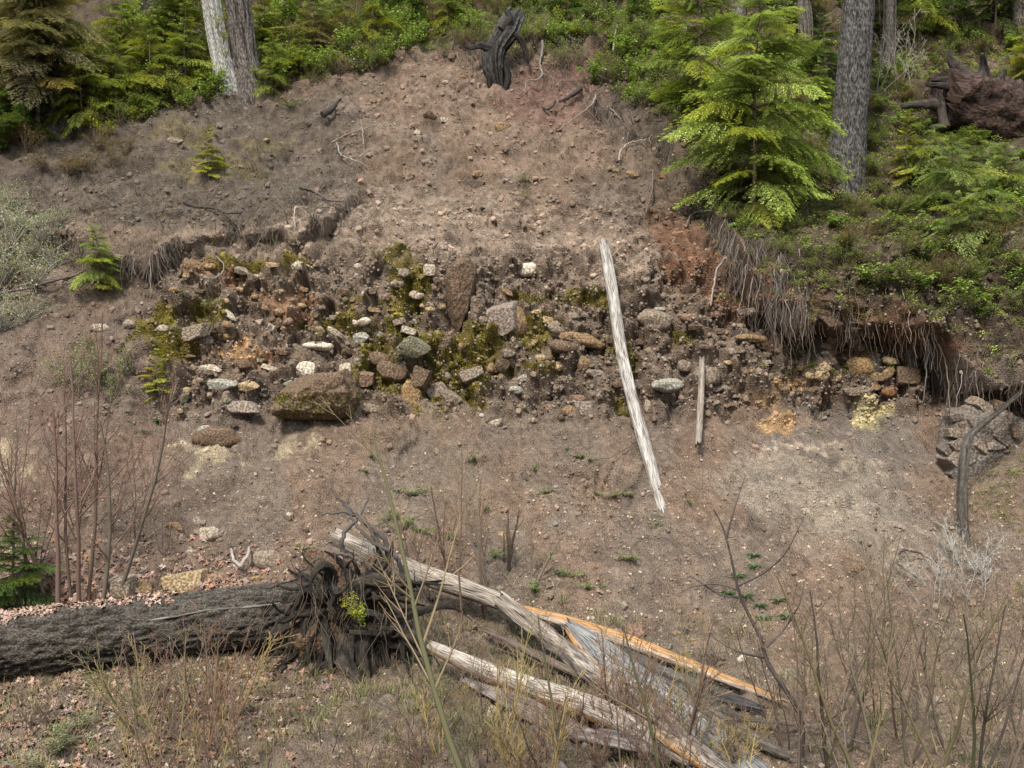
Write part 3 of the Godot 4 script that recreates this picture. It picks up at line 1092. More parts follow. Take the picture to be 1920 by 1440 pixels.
# pixel x, y, width, height, tilt in degrees, tone, form (0 round, 1 blocky, 2 flat sided), label where the stone stands out
const FACE_STONES := [
	[562, 503, 28, 15, 0, "white", 1, "pale angular stone at the upper left edge of the stony band"], [615, 505, 20, 14, 0, "blue", 0], [480, 521, 14, 8, 10, "white", 0], [508, 498, 26, 9, 0, "cream", 2],
	[395, 505, 22, 12, 0, "tan", 0], [456, 508, 30, 14, 20, "grey", 1], [430, 585, 42, 13, 38, "white", 0, "long white stone lying aslant among low green sprigs"], [427, 566, 13, 9, 0, "cream", 0],
	[490, 606, 19, 14, -25, "white", 1], [515, 614, 14, 15, 5, "white", 1], [428, 615, 19, 12, 15, "tan", 0], [429, 635, 24, 14, -10, "ochre", 0], [473, 628, 12, 10, 0, "pink", 0],
	[500, 583, 22, 12, 20, "tan", 0], [565, 575, 19, 9, 8, "cream", 0], [606, 576, 15, 11, 0, "grey", 1], [603, 648, 52, 15, 4, "white", 0, "long white stone with a bumpy end above the pale slab"],
	[635, 627, 28, 12, 32, "white", 1], [583, 692, 44, 29, 0, "white", 1, "broad white slab stone above the big mossy boulder"], [545, 716, 34, 17, -8, "blue", 2, "sky blue flat stone left of the broad white slab"],
	[465, 726, 36, 19, 2, "cream", 1, "cream block stone jutting from the bank beside the blue grey one"], [419, 721, 50, 22, 5, "blue", 1, "wide blue grey stone beside the cream block"], [397, 699, 40, 18, 10, "white", 1], [458, 684, 26, 18, 0, "brown", 0],
	[511, 689, 28, 11, 14, "white", 1], [480, 678, 20, 8, -15, "green", 2], [354, 728, 18, 13, -20, "cream", 0], [350, 750, 26, 20, -40, "green", 1], [375, 714, 14, 8, 0, "grey", 0], [398, 740, 15, 13, 30, "white", 0],
	[425, 748, 17, 12, 0, "green", 0], [385, 813, 28, 24, 0, "blue", 0], [415, 817, 84, 40, 6, "brown", 0, "wide brown boulder half sunk above the cream soil patch"], [452, 771, 60, 22, 4, "lilac", 2], [343, 770, 12, 10, 0, "cream", 0],
	[190, 617, 32, 16, 0, "white", 0], [305, 617, 24, 15, 0, "white", 0], [370, 621, 44, 27, -25, "grey", 1], [395, 640, 26, 18, 0, "grey", 0], [243, 607, 24, 16, 0, "grey", 0], [360, 670, 24, 7, 0, "tan", 2],
	[672, 503, 14, 12, 0, "white", 0], [807, 505, 21, 21, 0, "white", 1], [760, 512, 22, 17, 0, "grey", 0], [745, 538, 24, 15, 0, "grey", 0], [782, 553, 28, 14, 8, "white", 0], [727, 558, 15, 15, 0, "pink", 0], [742, 563, 14, 16, -30, "tan", 0],
	[687, 606, 32, 14, -4, "white", 0, "bright white oval stone on moss below the green tuft"], [753, 600, 22, 12, -20, "grey", 1], [682, 634, 28, 22, 0, "blue", 1], [711, 625, 22, 10, 30, "blue", 2], [645, 630, 22, 11, 20, "grey", 1],
	[773, 652, 54, 40, 0, "green", 1, "greenish grey angular boulder in the middle of the moss"], [709, 672, 52, 27, 16, "brown", 0, "dark brown oval stone with a bluish back touching its twin"], [738, 698, 52, 36, 10, "brown", 0, "brown rounded boulder below the dark oval stone"], [770, 620, 30, 14, 22, "white", 1],
	[688, 708, 28, 28, 20, "pink", 1], [772, 750, 42, 54, 15, "ochre", 1, "tall ochre angular block standing in moss"], [816, 736, 36, 30, -30, "lilac", 1], [843, 706, 22, 16, 10, "lilac", 1], [882, 705, 50, 22, -18, "grey", 1],
	[917, 691, 27, 20, 0, "tan", 0], [938, 683, 26, 32, 10, "brown", 1], [957, 664, 24, 15, 0, "lilac", 1], [962, 680, 24, 14, 8, "grey", 1], [981, 708, 32, 16, -20, "blue", 2], [972, 735, 24, 14, 10, "blue", 0], [980, 765, 20, 12, 0, "green", 0], [935, 792, 22, 15, -30, "white", 1],
	[942, 597, 52, 54, 0, "lilac", 1, "large lilac grey block with a tan stone pressed to its side"], [976, 600, 28, 50, -8, "tan", 1, "upright tan stone pressed against the lilac grey block"], [962, 558, 24, 9, 30, "tan", 2], [990, 508, 46, 25, -6, "white", 0, "bright white rounded stone alone at the top of the stony band"],
	[1028, 541, 19, 9, 10, "white", 0], [1115, 523, 15, 8, 0, "white", 0], [1118, 547, 8, 10, 0, "white", 0], [1047, 616, 36, 30, 0, "grey", 0], [1097, 638, 78, 23, 14, "tan", 0, "long tan stone like a loaf, tilted, beside the leaning pole"], [1057, 648, 48, 22, 4, "brown", 0, "brown oval stone under the long tan loaf stone"],
	[1092, 590, 28, 12, 15, "lilac", 1], [1013, 668, 19, 11, 0, "cream", 0], [1048, 685, 22, 18, -20, "cream", 1], [1092, 678, 22, 27, 0, "tan", 1], [1010, 590, 17, 9, 0, "cream", 0], [1113, 697, 32, 14, 10, "lilac", 0], [1146, 680, 28, 9, 5, "grey", 0],
	[1230, 601, 58, 38, 15, "grey", 0, "grey brown rounded boulder right of the leaning pole"], [1240, 577, 21, 8, 0, "blue", 0], [1253, 720, 56, 24, 2, "blue", 0, "pale blue stone jutting out near the short pole"], [1215, 760, 13, 22, 0, "white", 1], [1065, 768, 26, 20, -42, "tan", 0], [1035, 765, 30, 15, 8, "pink", 0],
	[1100, 760, 40, 22, 8, "lilac", 1], [1082, 747, 24, 12, 0, "pink", 1], [1186, 772, 44, 26, 12, "mossy", 0], [1055, 727, 20, 16, 0, "grey", 1], [1285, 690, 26, 20, 0, "grey", 0], [655, 707, 22, 40, 0, "white", 1], [700, 770, 40, 20, 0, "grey", 1],
	[850, 745, 40, 24, 30, "grey", 1], [790, 710, 30, 40, 20, "brown", 1], [905, 600, 18, 16, 0, "lilac", 0], [870, 650, 20, 14, 0, "tan", 0], [1075, 592, 20, 14, 0, "grey", 0], [1030, 600, 22, 14, 12, "cream", 1], [1000, 640, 22, 10, 0, "pink", 1],
	[530, 660, 24, 10, 10, "brown", 1], [560, 655, 20, 14, 40, "grey", 1], [600, 620, 22, 12, 0, "grey", 1], [575, 540, 18, 10, 20, "tan", 1], [640, 545, 20, 12, 0, "brown", 1], [530, 545, 16, 8, 0, "tan", 0], [480, 560, 15, 10, 0, "tan", 0], [455, 545, 14, 9, 10, "cream", 0],
	[350, 520, 16, 10, 0, "tan", 0], [330, 540, 18, 9, 0, "ochre", 0], [375, 545, 16, 8, 10, "brown", 1], [520, 585, 16, 12, 0, "tan", 0], [540, 600, 18, 12, -20, "pink", 0], [660, 560, 20, 10, 0, "tan", 1], [700, 550, 16, 9, 0, "brown", 1], [700, 580, 22, 10, 12, "tan", 1],
	[820, 540, 16, 12, 0, "pink", 0], [835, 575, 14, 10, 0, "tan", 0], [805, 585, 16, 10, 0, "cream", 0], [795, 575, 14, 8, 0, "cream", 0], [1145, 640, 18, 12, 0, "brown", 1], [1200, 640, 20, 12, 10, "brown", 1], [1210, 690, 18, 12, 0, "grey", 1], [1160, 720, 20, 12, 0, "brown", 1],
	[1130, 745, 18, 10, 0, "grey", 1], [1000, 790, 16, 10, 0, "grey", 0], [990, 745, 14, 10, 0, "grey", 1], [630, 600, 18, 10, 0, "grey", 1], [590, 590, 16, 10, 20, "brown", 1], [655, 660, 24, 16, 0, "brown", 1], [675, 680, 20, 14, 0, "grey", 1], [830, 655, 18, 12, 0, "brown", 1]]
const RIM_STONES := [
	[1288, 592, 26, 14, 6, "pink", 0], [1337, 588, 24, 13, 10, "pink", 0], [1332, 706, 44, 36, 0, "grey", 0, "grey brown rounded boulder standing behind the short pole"], [1358, 726, 20, 10, 0, "grey", 0], [1408, 633, 58, 14, 4, "tan", 0, "long flat tan stone below the dangling roots"], [1357, 642, 28, 10, 0, "grey", 1],
	[1440, 604, 36, 30, 0, "dark", 1, "dark square block behind the dangling roots"], [1420, 580, 60, 12, -4, "grey", 2, "thin grey slab sticking out under the root curtain"], [1518, 642, 36, 28, 10, "rust", 0, "rusty round stone under the mossy overhang"], [1551, 652, 23, 12, 12, "pink", 0], [1560, 638, 26, 18, 0, "brown", 1], [1579, 640, 19, 25, 5, "ochre", 0],
	[1604, 642, 30, 38, 10, "cream", 0, "upright cream stone under the mossy overhang"], [1546, 691, 25, 19, -20, "cream", 1], [1542, 707, 26, 19, 0, "cream", 0], [1520, 709, 20, 13, 0, "cream", 0], [1574, 708, 11, 14, 0, "cream", 0], [1619, 694, 60, 40, 12, "ochre", 0, "largest ochre boulder, egg shaped, under the right rim"],
	[1664, 678, 30, 14, 10, "cream", 0], [1661, 700, 44, 19, -24, "tan", 0], [1697, 705, 42, 36, 0, "brown", 1], [1550, 661, 19, 8, 0, "white", 0], [1586, 668, 13, 10, 0, "cream", 0], [1613, 657, 16, 12, 0, "pink", 0], [1665, 736, 26, 19, 8, "rust", 0], [1500, 663, 14, 12, 0, "pink", 0], [1462, 663, 14, 9, 0, "ochre", 0],
	[1410, 693, 13, 11, 0, "tan", 1], [1375, 687, 15, 8, 0, "cream", 0], [1345, 757, 24, 8, 0, "grey", 1], [1697, 673, 14, 9, 0, "rust", 0], [1480, 685, 18, 10, 0, "tan", 0], [1440, 680, 16, 9, 0, "grey", 1], [1500, 690, 20, 9, 0, "tan", 1], [1395, 665, 22, 10, 0, "brown", 1], [1350, 620, 24, 12, 0, "brown", 1],
	[1300, 612, 26, 14, 0, "brown", 1], [1320, 650, 20, 10, 0, "brown", 1], [1290, 570, 20, 10, 0, "brown", 1], [1640, 730, 20, 12, 0, "tan", 0], [1720, 660, 28, 24, 0, "brown", 1], [1600, 735, 40, 14, 0, "grey", 1], [1380, 745, 24, 10, -12, "grey", 2], [1370, 760, 28, 9, -25, "brown", 2], [1340, 735, 24, 12, 0, "grey", 1]]
const UPPER_STONES := [
	[942, 238, 30, 20, -6, "tan", 1, "tan angular stone alone on the upper scar below the stump"], [895, 346, 36, 13, -4, "dark", 2, "dark flat stone on the upper scar under a tan one"], [898, 326, 19, 14, 0, "tan", 0], [832, 224, 17, 10, 5, "white", 1], [808, 216, 22, 15, 10, "brown", 1], [796, 304, 20, 10, 10, "grey", 0],
	[868, 143, 15, 12, 0, "tan", 1], [834, 154, 11, 7, 0, "white", 0], [881, 298, 9, 7, 0, "white", 0], [1195, 330, 18, 12, 0, "tan", 1], [1180, 322, 12, 8, 0, "tan", 0], [503, 267, 13, 7, -20, "grey", 0], [333, 266, 26, 14, 0, "grey", 1], [1240, 330, 14, 9, 0, "rust", 1], [860, 165, 10, 8, 0, "brown", 1], [700, 190, 11, 7, 0, "tan", 0],
	[722, 158, 10, 7, 0, "grey", 0], [693, 192, 11, 6, 0, "grey", 1], [820, 110, 14, 8, 0, "pink", 0], [1118, 650, 10, 7, 0, "white", 0], [930, 268, 11, 8, 0, "grey", 1], [1050, 240, 12, 8, 0, "brown", 1], [1130, 255, 16, 10, 0, "brown", 1], [660, 255, 12, 8, 0, "grey", 0], [780, 250, 14, 10, 20, "white", 2], [1155, 320, 14, 8, 0, "tan", 1]]
const FOOT_STONES := [
	[343, 1092, 76, 46, -12, "cream", 1, "large pale tan boulder resting against the bark covered log"], [268, 1106, 36, 34, 0, "tan", 0, "round tan stone wedged behind the bark covered log"], [232, 1110, 42, 46, 0, "grey", 1, "grey block stone behind the log beside the round tan one"], [404, 1090, 54, 34, -8, "pink", 0, "pinkish rounded boulder behind the log beside the pale one"],
	[397, 1005, 40, 26, 0, "white", 0], [328, 984, 30, 22, 30, "tan", 1], [375, 978, 14, 14, -30, "white", 2], [360, 1038, 17, 13, 0, "white", 1], [505, 1052, 60, 40, 0, "grey", 0, "low grey boulder sunk in the slope above the log"], [482, 1086, 28, 10, 0, "ochre", 0], [541, 965, 15, 9, 0, "white", 0], [315, 944, 28, 20, 0, "grey", 1],
	[1190, 1187, 38, 30, -10, "pink", 1, "pink angular stone above the splintered planks"], [1335, 1240, 54, 34, 5, "dark", 1, "black angular rock above the orange edged plank"], [1482, 1270, 46, 32, 0, "green", 0, "greenish grey boulder beyond the end of the longest plank"], [1104, 1408, 42, 36, 0, "grey", 1], [924, 1338, 20, 30, 20, "white", 1], [770, 1425, 17, 17, 0, "white", 0],
	[1412, 1152, 20, 12, 0, "tan", 0], [1120, 1066, 15, 12, 0, "pink", 0], [1865, 1262, 22, 14, 0, "grey", 0], [1880, 1335, 20, 16, 0, "grey", 1], [1610, 1063, 22, 14, 0, "tan", 1], [1110, 1160, 16, 12, 0, "white", 0], [1105, 1170, 22, 12, 0, "pink", 1], [1270, 1185, 14, 9, 0, "tan", 0], [1255, 1215, 20, 10, 0, "grey", 1],
	[1395, 1243, 16, 20, 0, "white", 0], [1860, 1200, 22, 22, 0, "pink", 1], [1160, 1185, 14, 9, 0, "cream", 0], [1215, 1205, 16, 9, 0, "tan", 0], [1300, 1200, 16, 10, 0, "tan", 1], [1290, 1220, 18, 10, 0, "grey", 1], [940, 1000, 18, 8, 0, "cream", 2], [965, 998, 18, 7, 10, "white", 2], [1065, 895, 14, 8, 0, "pink", 0]]


func make_rocks() -> void:
	for a in FACE_STONES:
		stone(a, "in the stony band")
	for a in RIM_STONES:
		stone(a, "under the right rim")
	for a in UPPER_STONES:
		stone(a, "on the upper scar")
	for a in FOOT_STONES:
		stone(a, "on the lower slope")
	# the big boulder with a mossy front and an earth covered back
	var p := sp(590, 745)
	var o := obj("boulder", stone_mesh(901, 4, 0.12, 7, 0.72), M.stone_brown)
	o.basis = Basis(Vector3.BACK, deg_to_rad(12)) * Basis.from_scale(Vector3(0.80, 0.52, 0.7))
	o.position = p + Vector3(0.02, -0.08, -0.05)
	tag(o, "biggest boulder of the band, brown with a dark mossy front", "boulder")
	boulders.append([o, -0.6, 0.16])
	# the leaning slab with a flat tan face
	p = sp(858, 560)
	o = obj("slab_boulder", stone_mesh(907, 4, 0.08, 8, 0.5), M.stone_brown)
	o.basis = Basis(Vector3.BACK, deg_to_rad(-28)) * Basis(Vector3.RIGHT, 0.25) * Basis.from_scale(Vector3(0.42, 0.80, 0.5))
	o.position = p + Vector3(0.02, 0.08, 0.0)
	tag(o, "tall wedge shaped brown slab leaning out of the stony band", "boulder")
	# mossy outcrop under the right rim
	p = sp(1600, 575)
	o = obj("mossy_outcrop", stone_mesh(911, 4, 0.30, 5, 0.75), M.stone_umber)
	o.basis = Basis(Vector3.BACK, deg_to_rad(-6)) * Basis.from_scale(Vector3(1.10, 0.42, 0.8))
	o.position = p + Vector3(0.0, -0.24, -0.62)
	tag(o, "wide dark outcrop with a mossy top jutting below the right rim", "boulder")
	boulders.append([o, -0.06, 0.8])
	# fractured boulder at the right: a core and the blocks it broke into
	p = sp(1840, 835)
	var t := thing("fractured_boulder", p, "dark fractured boulder split into angular blocks at the foot of the right bank", "boulder")
	var core := obj("core", stone_mesh(921, 3, 0.12, 6, 0.72), M.stone_slate, t)
	core.basis = Basis.from_scale(Vector3(0.75, 0.80, 0.55))
	core.position = Vector3(0, 0, -0.05)
	var split := []
	for k in 5:
		split.append(block_mesh(960 + k))
	for row in range(-3, 4):
		for c in range(-3, 4):
			var x := (c + (0.5 if row % 2 else 0.0)) * 0.27 + rnd(-0.05, 0.05)
			var y := row * 0.25 + rnd(-0.04, 0.04)
			if x * x / 0.72 + y * y / 0.62 > 1.0:
				continue
			var q := obj("block", split[rng.randi() % 5], M["stone_" + ["slate", "lilac", "slate", "umber", "grey"][rng.randi() % 5]], t)
			q.basis = Basis(Vector3(rnd(-0.5, 0.5), rnd(-0.5, 0.5), 1).normalized(), rnd(-0.9, 0.9)) * Basis.from_scale(Vector3(rnd(0.10, 0.26), rnd(0.08, 0.2), rnd(0.18, 0.3)))
			q.position = Vector3(x, y, 0.34 - 0.3 * (x * x + y * y) + rnd(-0.05, 0.09))


var boulders := []


# ---------------------------------------------------------------- logs, snags, roots
# a point lying on the ground seen at a pixel, lifted a little towards the viewer
func lie(px: float, py: float, nearer := 0.975) -> Vector3:
	return pt(px, py, -sp(px, py).z * nearer)


func log_thing(called: String, part: String, path: Array, radii_px: Array, sides: int, c0: Color, c1: Color, label: String, category: String, m: Material, amp := 0.12, fa := 1.6, fl := 0.5, flat := 1.0, roll := 0.0, edge := [], group := "", ragged := 0.12, cracked := false) -> Node3D:
	var o := thing(called, path[0], label, category, group)
	var rr := []
	for k in path.size():
		rr.append(radii_px[k] * (1.2 if called.begins_with("splintered") else 1.0) * -path[k].z / FOCAL)
	obj(part, limb_mesh(rel(path, path[0]), rr, sides, 0.05, amp, fa, fl, c0, c1, rng.randi() % 5000, flat, roll, edge, ragged, cracked), m, o)
	return o


func lie_path(src: Array, nearer := 0.975) -> Array:
	var out := []
	for q in src:
		out.append(lie(q[0], q[1], q[2] if q.size() > 2 else nearer))
	return out


func make_logs() -> void:
	var pale0 := Color(0.20, 0.165, 0.14)
	var pale1 := Color(0.47, 0.42, 0.365)
	var grey0 := Color(0.13, 0.125, 0.125)
	var grey1 := Color(0.34, 0.345, 0.35)
	var dark0 := Color(0.025, 0.022, 0.020)
	var dark1 := Color(0.12, 0.105, 0.095)
	var orange := Color(0.52, 0.27, 0.09)
	# the fallen trunk with its bark on
	var path := [pt(-260, 1243, 16.6), pt(-40, 1216, 16.9), pt(180, 1192, 17.2), pt(380, 1166, 17.5), pt(520, 1150, 17.8), pt(640, 1140, 18.0)]
	log_thing("fallen_trunk", "bark", path, [66, 61, 60, 55, 56, 58], 90, Color(0.022, 0.018, 0.015), Color(0.125, 0.108, 0.093), "thick fallen trunk with dark furrowed bark and dead leaves on top", "log", M.bark_plates, 0.085, 3.6, 1.0, 1.0, 0.0, [], "", 0.12, true)
	var fallen := get_child(get_child_count() - 1)
	obj("bare_wood_strip", limb_mesh(rel([pt(200, 1166, 16.90), pt(300, 1160, 17.0), pt(390, 1144, 17.17), pt(470, 1138, 17.29), pt(560, 1126, 17.54)], path[0]), [0.012, 0.035, 0.03, 0.035, 0.01], 8, 0.05, 0.3, 1.5, 3.0, Color(0.20, 0.18, 0.165), Color(0.42, 0.39, 0.36), 7, 0.5), M.wood, fallen)
	# root mass of the fallen trunk
	var at := pt(655, 1140, 17.7)
	var o := thing("root_wad", at, "dark upturned root mass at the end of the bark covered trunk", "root wad")
	var ball := obj("soil_ball", stone_mesh(931, 4, 0.55, 0), M.root_plate_soil, o)
	ball.basis = Basis.from_scale(Vector3(0.62, 0.66, 0.5))
	ball.position = Vector3(-0.05, -0.12, -0.15)
	o.scale = Vector3.ONE * 1.2
	for k in 110:
		var an := rnd(0, TAU)
		var along := rnd(-1, 1)
		var p0 := Vector3(cos(an) * rnd(0.15, 0.5), sin(an) * rnd(0.15, 0.5) - 0.1, 0.2 + along * 0.15)
		var dd := Vector3(cos(an), sin(an) * 0.8 - 0.15, rnd(-0.1, 0.7)).normalized()
		var ps := [p0]
		var rs := [rnd(0.02, 0.07) if k % 5 else rnd(0.08, 0.14)]
		var ln := rnd(0.4, 0.95) if sin(an) > 0.1 else rnd(0.5, 1.35)
		for q in 6:
			dd = (dd + Vector3(rnd(-1, 1), rnd(-1.2, 0.8), rnd(-1, 1)) * 0.6).normalized()
			ps.append(ps[-1] + dd * ln / 6.0)
			rs.append(rs[0] * (1.0 - (q + 1) / 6.6))
		obj("root", limb_mesh(ps, rs, 9, 0.05, 0.2, 1.5, 2.5, dark0, Color(0.15, 0.125, 0.10), rng.randi() % 999), M.bark, o)
	for k in 16:
		var p0 := Vector3(rnd(-0.3, 0.6), rnd(-0.3, 0.5), rnd(0.2, 0.5))
		var dd := Vector3(rnd(0.1, 1.0), rnd(-1.0, 0.3), rnd(-0.2, 0.4)).normalized()
		var ln := rnd(0.4, 1.0)
		obj("splinter", limb_mesh([p0, p0 + dd * ln * 0.5, p0 + dd * ln], [0.05, 0.06, 0.012], 8, 0.06, 0.2, 2.0, 0.6, dark0, Color(0.18, 0.155, 0.13), rng.randi() % 999, 0.35, rnd(0, 3)), M.bark, o)
	var fine := MB.new()
	for k in 380:
		var an := rnd(0, TAU)
		var rr := rnd(0.4, 0.95)
		root_strand(fine, Vector3(cos(an) * rr + rnd(-0.25, 0.35), sin(an) * rr - 0.05, rnd(0.0, 0.45)), rnd(0.2, 0.9), rnd(0.003, 0.007), tint(Color(0.10, 0.078, 0.062), 0.4), 0.6)
	obj("rootlets", fine.mesh(), M.twig, o).set_meta("kind", "stuff")
	# burnt looking roots standing above it
	for q in [[[620, 900], [632, 935], [660, 955], [690, 985], [720, 1010]], [[600, 965], [640, 960], [675, 970], [700, 1000]], [[655, 925], [650, 950], [668, 985], [700, 1015], [745, 1045]], [[690, 930], [680, 955], [660, 985], [640, 1010]], [[560, 1075], [590, 1050], [625, 1035], [660, 1045], [690, 1060]], [[700, 1030], [715, 1050], [725, 1085], [735, 1130], [760, 1180]], [[735, 1045], [740, 1100], [765, 1160], [790, 1230]]]:
		var ps := []
		for w in q:
			ps.append(pt(w[0], w[1], 18.0 - (w[1] - 1000) * 0.004))
		ps.append(ps[-1] + Vector3(0.1, -0.5, -0.1))
		stem_thing("dead_root", ps, 0.014, 0.05, Color(0.075, 0.066, 0.060), "charred looking crooked root rising from the upturned root mass", "root", "roots of the upturned mass", 9, 0.02)
	# the heap of splintered poles and planks
	log_thing("splintered_pole", "wood", lie_path([[628, 1006, 0.93], [690, 1036, 0.94], [760, 1066, 0.95], [860, 1100, 0.96], [948, 1132, 0.97]]), [13, 15, 16, 15, 13], 20, pale0, pale1, "long pale barkless pole running down from the root mass", "log", M.wood)
	log_thing("splintered_pole", "wood", lie_path([[938, 1126, 0.955], [1040, 1205, 0.955], [1160, 1300, 0.955], [1260, 1376, 0.955], [1345, 1445, 0.955], [1400, 1478, 0.95]]), [13, 15, 16, 17, 18, 18], 20, Color(0.11, 0.09, 0.078), Color(0.44, 0.385, 0.335), "weathered pole with dark streaks lying across the grey plank", "log", M.wood, 0.2, 1.8, 0.9)
	log_thing("splintered_plank", "wood", lie_path([[975, 1140, 0.98], [1070, 1168, 0.98], [1180, 1203, 0.98], [1320, 1258, 0.98], [1470, 1316, 0.985]]), [8, 13, 14, 12, 5], 18, Color(0.26, 0.19, 0.14), Color(0.60, 0.50, 0.41), "uppermost plank of the heap, pale with an orange stripe", "plank", M.wood, 0.08, 1.4, 0.4, 0.6, 0.3, [4.6, 0.72, orange, 0.8])
	log_thing("splintered_plank", "wood", lie_path([[1066, 1172, 0.97], [1120, 1222, 0.97], [1210, 1300, 0.97], [1330, 1398, 0.97], [1430, 1478, 0.97]]), [10, 28, 36, 38, 36], 26, grey0, Color(0.33, 0.34, 0.345), "broad silver grey plank with a bright orange edge", "plank", M.wood, 0.07, 2.0, 0.25, 0.35, 0.5, [0.3, 0.55, orange, 0.95])
	log_thing("splintered_pole", "wood", lie_path([[806, 1211, 0.95], [900, 1254, 0.95], [1000, 1291, 0.955], [1120, 1332, 0.96], [1200, 1376, 0.965], [1290, 1432, 0.97]]), [8, 15, 18, 20, 17, 5], 22, Color(0.28, 0.23, 0.19), Color(0.56, 0.51, 0.46), "white topped pole with a golden brown underside below the streaked pole", "log", M.wood, 0.08, 1.2, 0.35, 1.0, 0.0, [1.6, 0.15, Color(0.34, 0.18, 0.07), 0.9])
	log_thing("splintered_plank", "wood", lie_path([[876, 1268], [980, 1322], [1050, 1360], [1130, 1386], [1260, 1412]]), [13, 22, 20, 14, 8], 20, Color(0.14, 0.115, 0.105), Color(0.36, 0.31, 0.29), "dull pinkish grey slab under the white topped pole", "plank", M.wood, 0.1, 1.6, 0.4, 0.4, 0.4)
	log_thing("splintered_plank", "wood", lie_path([[1130, 1213, 0.985], [1220, 1258, 0.985], [1330, 1300, 0.985], [1425, 1328, 0.985]]), [14, 20, 18, 7], 20, dark0, Color(0.15, 0.145, 0.145), "charcoal coloured slab under the orange striped plank", "plank", M.wood, 0.16, 2.5, 0.4, 0.5, 0.4)
	log_thing("splintered_plank", "wood", lie_path([[1230, 1258, 0.985], [1310, 1312, 0.985], [1400, 1352, 0.985]]), [8, 13, 6], 16, dark0, Color(0.14, 0.13, 0.125), "short black slab between the grey plank and the charcoal slab", "plank", M.wood, 0.16, 2.5, 0.5, 0.5, 0.4)
	log_thing("splintered_plank", "wood", lie_path([[1120, 1374, 0.99], [1220, 1400, 0.985], [1300, 1432, 0.98], [1400, 1476, 0.98]]), [10, 14, 15, 15], 18, Color(0.05, 0.048, 0.048), Color(0.24, 0.235, 0.235), "dark grey fibrous slab at the low end of the heap", "plank", M.wood, 0.16, 2.5, 0.5, 0.7, 0.3)
	log_thing("splintered_plank", "wood", lie_path([[1350, 1440, 0.96], [1300, 1395, 0.96], [1250, 1345, 0.965], [1205, 1312, 0.97]]), [7, 7, 6, 3], 12, Color(0.45, 0.22, 0.06), Color(0.66, 0.42, 0.18), "thin bright orange splinter on the grey plank", "plank", M.wood, 0.1, 1.0, 0.4, 0.6)
	log_thing("splintered_plank", "wood", lie_path([[1150, 1232, 0.985], [1260, 1300, 0.98], [1380, 1368, 0.98], [1480, 1420, 0.985]]), [8, 14, 13, 5], 18, Color(0.07, 0.058, 0.05), Color(0.27, 0.23, 0.195), "brown grey slab beyond the broad silver plank", "plank", M.wood, 0.14, 2.0, 0.4, 0.5, 0.5)
	log_thing("splintered_plank", "wood", lie_path([[905, 1178, 0.97], [1000, 1226, 0.97], [1090, 1268, 0.97], [1165, 1315, 0.975]]), [5, 9, 9, 4], 14, Color(0.06, 0.048, 0.04), Color(0.24, 0.19, 0.155), "thin brown split between the two long poles", "plank", M.wood, 0.14, 2.0, 0.4, 0.6, 0.2)
	log_thing("splintered_plank", "wood", lie_path([[1170, 1335, 0.95], [1260, 1392, 0.95], [1340, 1442, 0.955], [1390, 1474, 0.96]]), [6, 13, 14, 10], 16, Color(0.25, 0.17, 0.11), Color(0.50, 0.40, 0.30), "tan torn slab lying over the low end of the streaked pole", "plank", M.wood, 0.12, 1.6, 0.4, 0.5, 0.3, [0.2, 0.5, orange, 0.8])
	log_thing("broken_stick", "wood", lie_path([[1005, 1365], [1030, 1400], [1058, 1446], [1080, 1476]]), [7, 8, 8, 8], 10, grey0, Color(0.30, 0.27, 0.25), "short grey stick below the pinkish grey slab", "stick", M.wood)
	log_thing("broken_stick", "wood", lie_path([[1400, 1350], [1470, 1355], [1540, 1366], [1630, 1395]]), [4, 4, 4, 3], 8, grey0, Color(0.45, 0.38, 0.32), "thin pale stick beyond the low end of the planks", "stick", M.wood)
	# leaning pole and short pole on the face
	var a := lie(1133, 458, 0.985)
	var b := lie(1241, 958, 1.002)
	path = []
	for k in 9:
		var u := k / 8.0
		path.append(a.lerp(b, u) + Vector3(-0.10 * sin(u * PI) + 0.02 * sin(u * 9.0), 0, 0))
	var rr := [9.5, 10.5, 11, 11.2, 11.5, 12, 12, 11, 9]
	log_thing("leaning_pole", "wood", path, rr, 22, Color(0.26, 0.235, 0.215), Color(0.62, 0.60, 0.57), "long silvery barkless pole leaning up against the stony face", "pole", M.wood, 0.10, 1.5, 0.5)
	log_thing("short_pole", "wood", [lie(1316, 672, 0.985), lie(1314, 750, 0.975), lie(1309, 834, 0.985)], [5, 6, 5.5], 14, Color(0.24, 0.20, 0.165), Color(0.52, 0.46, 0.40), "short greyish upright pole standing below the dangling roots", "pole", M.wood, 0.12, 1.5, 0.8)
	# weathered stump hanging over the top of the scar
	at = lie(930, 110, 0.985)
	o = thing("stump", at, "dark weathered stump hanging over the top edge of the scar", "stump")
	obj("trunk", limb_mesh(rel([pt(965, 30, -at.z + 0.5), pt(948, 62, -at.z + 0.1), pt(928, 95, -at.z), pt(926, 130, -at.z - 0.05), pt(936, 176, -at.z)], at), [0.28, 0.35, 0.31, 0.27, 0.13], 40, 0.04, 0.30, 3.2, 0.35, Color(0.02, 0.018, 0.016), Color(0.10, 0.094, 0.09), 77, 0.7, 0.0, [], 0.25), M.bark, o)
	for q in [[[920, 92], [900, 86], [884, 90], [872, 86]], [[950, 62], [972, 70], [985, 92], [990, 120]], [[940, 110], [952, 140], [948, 172]], [[940, 55], [955, 35], [950, 20]], [[930, 120], [918, 150], [922, 168]]]:
		var ps := []
		for w in q:
			ps.append(pt(w[0], w[1], -at.z - 0.1))
		obj("root", limb_mesh(rel(ps, at), [0.12, 0.09, 0.06, 0.025].slice(0, ps.size()), 12, 0.04, 0.25, 2.0, 0.8, dark0, dark1, rng.randi() % 99), M.bark, o)
